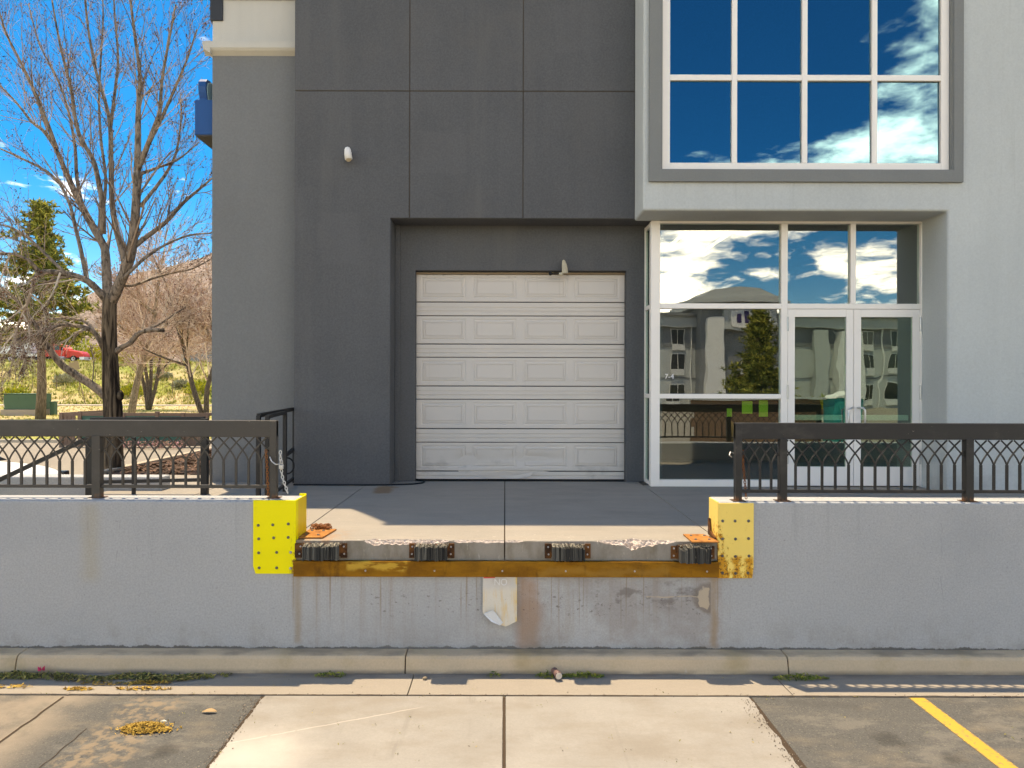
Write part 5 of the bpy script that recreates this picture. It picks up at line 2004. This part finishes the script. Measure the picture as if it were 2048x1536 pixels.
L0(lim([(208, 700), (198, 680), (187, 664), (164, 655), (140, 652), (117, 652), (98, 662), (76, 669), (35, 681), (0, 686)], -1.0), 6 * sT, 1.8 * sT, 14, 1.0, droop=.6)
L0(lim([(190, 668), (180, 652), (164, 642), (132, 638), (100, 640), (73, 648), (40, 640)], .8, -.2), 4 * sT, 1.5 * sT, 11, 1.0, droop=.5)
L0(lim([(216, 800), (205, 788), (184, 772), (165, 760), (146, 748), (130, 738), (117, 725), (100, 703), (86, 681), (76, 668)], -.6), 9.5 * sT, 6 * sT, 3, .8, start=.7)
L0(lim([(86, 681), (70, 650), (40, 610), (10, 580), (-20, 570)], -.6, -.6), 4.5 * sT, 1.6 * sT, 12, 1.2, droop=.35)
L0(lim([(184, 772), (187, 745), (187, 720), (180, 690)], .1, -.15), 1.4 * sT, .8 * sT, 2, .3)
# right low limbs
L0(lim([(232, 705), (245, 695), (262, 687), (272, 672), (285, 664), (305, 661), (327, 662)], -.3), 6.5 * sT, 4.5 * sT, 3, .8, start=.5)
L0(lim([(285, 664), (303, 657), (322, 648), (345, 632), (372, 615)], .5, -.2), 3.5 * sT, 1.4 * sT, 9, 1.1)
L0(lim([(235, 570), (262, 575), (300, 560), (340, 548), (385, 540), (420, 520)], 1.3, -.1), 3.5 * sT, 1.3 * sT, 10, 1.2)
L0(lim([(245, 560), (285, 520), (330, 490), (380, 470), (422, 468)], .6, -.4), 3.8 * sT, 1.4 * sT, 11, 1.2)
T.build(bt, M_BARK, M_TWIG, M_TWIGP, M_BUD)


def wild(name, label, base, H, spread, stems, seed, mw, mt, mbud, tipr, nlimb, Lb, lean=0):
    """a multi-stemmed bare tree further back"""
    t = thing(name, label, 'tree', base)
    tt = Tree(seed, None, tipr, up=.18)
    tt.budsz = .05
    tt.nb = 3
    tt.len = 1.0
    rg = tt.rg
    base = Vector(base)
    for st in range(stems):
        a = 6.283 * st / stems + rg.uniform(-.4, .4)
        ln = H * rg.uniform(.75, 1)
        top = base + Vector((math.cos(a) * spread * .55 + lean, math.sin(a) * spread * .5, ln))
        pts = [base + Vector((0, 0, -.1)) + Vector((math.cos(a), math.sin(a), 0)) * .05]
        for k in range(1, 6):
            q = base.lerp(top, k / 5) + Vector((rg.gauss(0, .2), rg.gauss(0, .2), 0))
            pts.append(q)
        r0 = .22 if stems > 1 else .34
        Q = tt.limb(pts, r0, .04, nlimb, Lb, 3, .22, up_bias=.25, sides=7)
        for k in range(3):
            i = int(len(Q) * rg.uniform(.3, .65))
            d = Vector((rg.uniform(-1, 1), rg.uniform(-1, 1), rg.uniform(.3, .9))).normalized()
            tt.limb([Q[i], Q[i] + d * spread * .35, Q[i] + d * spread * .7 + Vector((0, 0, .3))], r0 * .5, .03, int(nlimb * .7), Lb * .9, 3, .2, up_bias=.2, sides=5)
    tt.build(t, mw, mt, None, mbud)
    return t


M_BUDP = isl('bud_pink', (.30, .16, .12), (.62, .48, .38))
wild('budding_tree', 'multi-stemmed budding tree with pinkish twigs right of the dark trunk', (-35.5, 68, 0), 15.5, 6.5, 4, 11, M_BARKG, M_PINKT, M_BUDP, .014, 20, 3.2)
wild('budding_tree', 'pale-barked budding tree standing directly behind the dark trunk', (-30.2, 55, 0), 15, 5, 1, 12, M_BARKP, M_PINKT, M_BUDP, .012, 34, 3.4, .4)
wild('budding_tree', 'budding tree half hidden by the corner of the grey wing', (-20.6, 47, 0), 12.5, 5.2, 2, 13, M_BARKG, M_PINKT, M_BUDP, .011, 24, 2.9, -.8)


def pine(name, label, base, H, rad, seed, n, leaf, crown0=.22):
    t = thing(name, label, 'tree', base)
    rg = random.Random(seed)
    base = Vector(base)
    w, nd = MB(), MB()
    w.tube([base + Vector((rg.gauss(0, .05), 0, H * k / 6 - .1)) for k in range(7)], [.34 * H / 15 * (1 - k / 6.6) for k in range(7)], 9)
    for k in range(n):
        f = crown0 + (1 - crown0) * rg.random() ** .9
        a = rg.uniform(0, 6.283)
        rl = (rad * (1.08 - f) / (1.08 - crown0) * rg.uniform(.55, 1.1) + .15) * (1 + .7 * mnoise.noise(Vector((math.cos(a) * 1.3, math.sin(a) * 1.3, f * 7 + seed))))
        p0 = base + Vector((0, 0, H * f))
        d = Vector((math.cos(a), math.sin(a), rg.uniform(-.12, .35)))
        p1 = p0 + d * rl
        w.tube([p0, p1], [.05 * H / 15, .015], 4, cap=False)
        m = max(3, int(rl * 4.5))
        for q in range(m):
            c = p0.lerp(p1, .35 + .68 * (q + rg.random()) / m) + Vector((rg.gauss(0, .16), rg.gauss(0, .16), rg.gauss(0, .10)))
            for z in range(9):
                e = Vector((rg.gauss(0, 1), rg.gauss(0, 1), rg.gauss(.35, .8))).normalized() * leaf * rg.uniform(.6, 1.2)
                s_ = e.orthogonal().normalized() * leaf * .14
                nd.add([c - s_, c + s_, c + e], [(0, 1, 2)])
    obj('trunk', w.mesh('trunk', True), M_PINEW, t)
    obj('crown', nd.mesh('crown'), M_PINE, t)


pine('pine_tree', 'tall green pine with tan trunk at the left edge', (-33.7, 49.5, 0), 15.6, 3.7, 8, 270, .44, .34)

# ================================================================== STREET LITTER
def litter(name, label, spots, mat, size, seed, zf=None):
    rg = random.Random(seed)
    mb = MB()
    for cx, cy, rx, ry, n, hmax in spots:
        for k in range(n):
            a, r = rg.uniform(0, 6.283), math.sqrt(rg.random())
            x, y = cx + rx * r * math.cos(a), cy + ry * r * math.sin(a)
            if y > 5.965:
                y = 5.965 - rg.random() * .03
            z = .012 + hmax * (1 - r) * rg.random()
            l = size * rg.uniform(.6, 1.5)
            u = Vector((rg.gauss(0, 1), rg.gauss(0, 1), rg.gauss(0, .35))).normalized() * l
            v = u.cross(Vector((rg.gauss(0, .4), rg.gauss(0, .4), 1))).normalized() * l * rg.uniform(.25, .55)
            c = Vector((x, y, z + .004))
            mb.add([c - u, c + v * .8, c + u, c - v * .8], [(0, 1, 2), (0, 2, 3)])
    o = obj(name, mb.mesh(name), mat, None, kind='stuff')
    return tag(o, label, 'leaves')


def gp(x, y):
    Y = CAM_Z * F / (y - 770)
    return (x - 1010) * Y / F, Y


sp = []
for x, y, w, n, h in ((30, 1358, 55, 330, .05), (100, 1358, 60, 280, .045), (170, 1363, 60, 240, .035), (270, 1358, 55, 330, .05), (330, 1362, 60, 340, .04), (390, 1358, 40, 150, .03), (440, 1354, 25, 30, .012)):
    X, Y = gp(x, y)
    sp.append((X, Y, w * .0042, .055, n, h))
litter('leaf_litter', 'dark leaf litter heaped in the gutter at the left', sp, M_LEAFD, .020, 1)
sp = []
for x, y, w, n in ((20, 1378, 50, 60), (160, 1383, 30, 90), (300, 1370, 45, 170), (215, 1372, 60, 90), (290, 1382, 55, 120)):
    X, Y = gp(x, y)
    sp.append((X, Y, w * .0042, .03, n, .014))
litter('straw_litter', 'yellow dry leaves at the sunlit edge of the gutter litter', sp, M_LEAFY, .018, 2)
X, Y = gp(293, 1461)
litter('straw_heap', 'round heap of golden dry leaves on the asphalt', [(X - .02, Y, .155, .085, 1300, .04), (X + .13, Y - .02, .07, .035, 200, .015), (X, Y, .26, .12, 160, .004)], M_LEAFY, .0115, 3)
rng = random.Random(55)
for (x, y, w, n), lab in (((1600, 1358, 60, 260), 'green weed clump in the gutter at the right kerb joint'), ((1165, 1352, 45, 220), 'green and yellow weeds beside the can in the gutter'), ((1095, 1354, 22, 80), 'small weed tuft left of the can in the gutter'), ((665, 1352, 34, 90), 'small brown weed clump in the gutter left of centre'), ((990, 1352, 14, 24), 'tiny weed clump in the gutter near the middle')):
    X, Y = gp(x, y)
    litter('gutter_weed', lab, [(X, min(Y, 5.93), w * .0043, .035, n, .05)], M_WEED, .018, int(x))['category'] = 'weeds'
# scattered single bits of grit and leaf
sp = [(rng.uniform(-4.2, 4.2), rng.uniform(4.55, 5.9), .05, .05, 3, 0) for k in range(70)]
litter('scattered_grit', 'scattered small leaf bits and grit on the yard', sp, M_LEAFD, .008, 9)
# single leaves and scraps
X, Y = gp(420, 1429)
lf_ = MB()
for k in range(8):
    t = k / 7
    w = .020 * math.sin(math.pi * min(max(t, .04), .97)) ** .7
    lf_.v += [(X - .055 + .115 * t, Y - w, .014 + .012 * math.sin(t * 3)), (X - .055 + .115 * t, Y, .020 + .012 * math.sin(t * 3)), (X - .055 + .115 * t, Y + w, .016 + .018 * math.sin(t * 3))]
for k in range(7):
    for q in range(2):
        lf_.f.append((3 * k + q, 3 * k + q + 1, 3 * k + q + 4, 3 * k + q + 3))
        lf_.m.append(0)
tag(obj('dry_leaf', lf_, pbr('tan_leaf', (.40, .26, .13), .8, bump=0)), 'single large tan leaf on the asphalt left of the concrete', 'leaf')
X, Y = gp(84, 1353)
mb = MB()
rg = random.Random(6)
for k in range(9):
    a = k * .7
    mb.add([(X, Y, .05), (X + .03 * math.cos(a), Y + .02 * math.sin(a), .075 + .01 * rg.random()), (X + .03 * math.cos(a + .6), Y + .02 * math.sin(a + .6), .04)], [(0, 1, 2)])
tag(obj('pink_wrapper', mb, pbr('pink_scrap', (.70, .05, .16), .6, bump=0)), 'crumpled bright pink scrap on the gutter litter', 'wrapper')
X, Y = gp(328, 1458)
mb = MB().add([(X - .025, Y, .05), (X, Y - .012, .058), (X + .03, Y + .002, .05), (X + .002, Y + .014, .056)], [(0, 1, 2, 3)])
tag(obj('white_scrap', mb, M_PAPERW), 'tiny white paper scrap on the golden leaf heap', 'scrap')
X, Y = gp(1113, 1352)
can = thing('drink_can', 'crushed drink can lying in the gutter with its pale end facing out', 'can', (X, Y, .02))
ax = Vector((.30, -.9, -.05)).normalized()
c0 = Vector((X, 5.90, .052))
M_CAN = pbr('can_print', (.16, .09, .08), .4, .5, var=.5, vs=30, bump=0)
M_CANE = pbr('can_end', (.62, .58, .52), .35, .5, metal=.3, var=.3, vs=40, bump=.1)
pts = [c0 - ax * .062 + Vector((0, 0, .012)), c0 - ax * .05, c0 - ax * .01 + Vector((.004, 0, -.003)), c0 + ax * .045, c0 + ax * .056]
obj('body', MB().tube(pts, [.022, .031, .029, .033, .029], 14), M_CAN, can, smooth=True)
obj('end', MB().tube([c0 + ax * .0565, c0 + ax * .060, c0 + ax * .0605, c0 + ax * .055], [.028, .029, .0245, .023], 14), M_CANE, can)
obj('tab', MB().tube([c0 + ax * .062 + Vector((-.008, 0, 0)), c0 + ax * .062 + Vector((.010, 0, .003))], [.006, .004], 6), M_CANE, can)
X, Y = gp(851, 1361)
tag(obj('pebble', MB().sphere((X, Y, .02), .022, .016, .012, 8, 6, jit=.15, rng=random.Random(2)), pbr('tan_stone', (.30, .23, .15), .9)), 'small tan stone in the gutter left of the centre joint', 'stone')

mb = MB()
rg = random.Random(14)
for k in range(520):
    side = rg.random()
    if side < .35:
        x, y = -1.98 + rg.gauss(0, .03), rg.uniform(4.5, 5.5)
    elif side < .7:
        x, y = 1.97 - .03 + rg.gauss(0, .03), rg.uniform(4.5, 5.5)
    else:
        x, y = rg.uniform(-4.5, 4.5), 5.57 + rg.gauss(0, .02)
    r = rg.uniform(.002, .007)
    z = .013
    mb.add([(x - r, y - r, z), (x + r, y - r * .6, z), (x + r * .5, y + r, z), (x, y, z + r * 1.2)], [(0, 1, 3), (1, 2, 3), (2, 0, 3)])
tag(obj('concrete_crumbs', mb.mesh('concrete_crumbs'), isl('crumb', (.08, .06, .045), (.40, .32, .24)), None, kind='stuff'), 'small crumbs of broken concrete along the slab edges', 'gravel')

# ================================================================== ACROSS THE YARD (seen in the entrance glass)
HY = -56
hotel = thing('hotel', 'grey three-storey hotel reflected in the entrance glass', 'building', (30, HY, 0))
M_H1 = pbr('hotel_dark', (.23, .235, .24), .9, fs=8, bs=8)
M_H2 = pbr('hotel_pale', (.50, .51, .49), .9, fs=8, bs=8)
M_H3 = pbr('hotel_white', (.80, .78, .74), .9, fs=8, bs=8)
M_HW = pbr('hotel_window', (.03, .035, .04), .1, .5, bump=0)
obj('wall', MB().box(6, 70, HY - 12, HY, -.05, 6.9), M_H2, hotel)
obj('upper_wall', MB().box(6, 70, HY - 12, HY + .05, 6.901, 8.9), M_H1, hotel)
obj('parapet', MB().box(5.6, 70.4, HY - 12, HY + .5, 8.901, 10.1), M_H2, hotel)
obj('coping', MB().box(5.3, 70.7, HY - 12, HY + .8, 10.101, 10.4), M_H1, hotel)
obj('tower', MB().box(20.8, 28.8, HY - 8, HY + 2.2, -.05, 11.0), M_H1, hotel)
obj('tower_cap', MB().box(20.0, 29.6, HY - 9, HY + 3.4, 11.0, 11.6).prism([(20.6, 11.6), (29.0, 11.6), (27.2, 12.5), (22.5, 12.7)], HY - 8, HY + 3, 'y'), M_H2, hotel)
obj('tower_fin', MB().box(21.4, 23.2, HY + 2.2, HY + 3.0, -.05, 9.6), M_H3, hotel)
obj('tower_head', MB().box(23.2, 28.4, HY + 2.2, HY + 2.9, 8.4, 10.9), M_H2, hotel)
obj('pier', MB().box(36.2, 38.6, HY + .05, HY + 1.2, -.05, 8.6), M_H3, hotel)
obj('pier', MB().box(33.6, 35.2, HY + .05, HY + .8, -.05, 8.6), M_H2, hotel)
sg2 = obj('sign_board', MB().box(24.0, 27.6, HY + 2.91, HY + 3.05, 8.7, 10.3), M_H3, hotel)
M_PUR = pbr('sign_purple', (.05, .03, .12), .6, bump=0)
for k, (x, w, h) in enumerate(((24.3, .35, .8), (24.9, .5, 1.1), (25.6, .3, .7), (26.1, .5, .9), (26.8, .5, .7))):
    obj('sign_mark', MB().box(x, x + w, HY + 3.051, HY + 3.09, 9.1, 9.1 + h), M_PUR, sg2)
for z in (3.35, 6.75):
    obj('floor_band', MB().box(6, 70, HY + .01, HY + .07, z, z + .12), M_H1, hotel)
for x in (7.0, 20.2, 29.4, 41.5, 48, 58):
    obj('downpipe', MB().tube([(x, HY + .12, 0), (x, HY + .12, 8.9)], .08, 6), M_H3, hotel)
M_AC = pbr('air_conditioner', (.7, .69, .66), .7, bump=0)
for z in (1.0, 4.3, 7.0):
    for x in (8.5, 11.8, 15.1, 18.6, 25.6, 30.8, 39.8, 43.0, 46.2, 49.5, 52.8, 56, 60, 64):
        fwd = HY + (2.25 if 20.8 < x < 28.8 else .06)
        if 20.8 < x < 28.8 and z > 6.9:
            continue
        w_ = obj('window', MB().box(x - .8, x + .8, fwd, fwd + .06, z, z + 1.75), M_H3, hotel)
        for q in (-1, 1):
            obj('pane', MB().box(x - .02 + (-.7 if q < 0 else .06), x + .02 + (-.06 if q < 0 else .7), fwd + .061, fwd + .08, z + .08, z + 1.67), M_HW, w_)
        obj('air_conditioner', MB().box(x - .75, x + .75, fwd, fwd + .2, z - .62, z - .02), M_AC, w_)
pine('conifer', 'bushy conifer reflected in the entrance glass', (20.0, -35.5, 0), 8.6, 3.0, 18, 360, .38, .04)
# bin enclosure, portable toilet, bollards
be = thing('bin_enclosure', 'brown masonry bin enclosure reflected low in the entrance glass', 'wall', (10.5, -10, 0))
M_BRN = pbr('brown_block', (.22, .135, .085), .9, var=.3, vs=2, fs=20)
for k in range(5):
    for q in range(12):
        x0 = 8.0 + .45 * q + (.22 if k % 2 else 0)
        obj('block', MB().box(x0, x0 + .44, -10.2, -10, .4 * k, .4 * k + .39), M_BRN, be)
obj('cap', MB().box(7.9, 13.7, -10.3, -9.9, 2.0, 2.1), M_H2, be)
pt = thing('portable_toilet', 'teal portable toilet with white roof reflected in the left entrance door', 'toilet', (14.3, -9.8, 0))
M_TEAL = pbr('teal_plastic', (.01, .30, .29), .5, bump=.05)
obj('cabin', MB().box(13.75, 14.85, -10.4, -9.3, .1, 2.05), M_TEAL, pt, bevel=.04)
obj('door', MB().box(13.9, 14.7, -9.30, -9.27, .2, 1.95), M_TEAL, pt, bevel=.01)
obj('roof', loft(MB(), [[(13.68, y, 2.05), (14.92, y, 2.05), (14.75, y, z), (14.3, y, z + .12), (13.85, y, z)] for y, z in ((-10.47, 2.10), (-10.2, 2.2), (-9.5, 2.2), (-9.23, 2.10))]), M_H3, pt)
obj('base', MB().box(13.7, 14.9, -10.45, -9.25, 0, .1), M_TYRE, pt)
for k, (x, lab) in enumerate(((9.25, 'left yellow bollard reflected low in the tall pane'), (9.42, 'right yellow bollard reflected low in the tall pane'))):
    b_ = thing('bollard', lab, 'bollard', (x, -8.6 - .6 * k, 0))
    obj('post', MB().tube([(x, -8.6 - .6 * k, 0), (x, -8.6 - .6 * k, 1.0), (x, -8.6 - .6 * k, 1.06), (x, -8.6 - .6 * k, 1.08)], [.08, .08, .06, .02], 12), M_LINE, b_, smooth=True)
for (x, Y, r, lab) in ((31, -46, 2.2, 'rounded green shrub in front of the hotel'), (47, -48, 2.0, 'second green shrub in front of the hotel, further right')):
    bush('hotel_shrub', lab, (x, Y, 0), r, 1.6, M_BUSH, 500, int(x), .3)
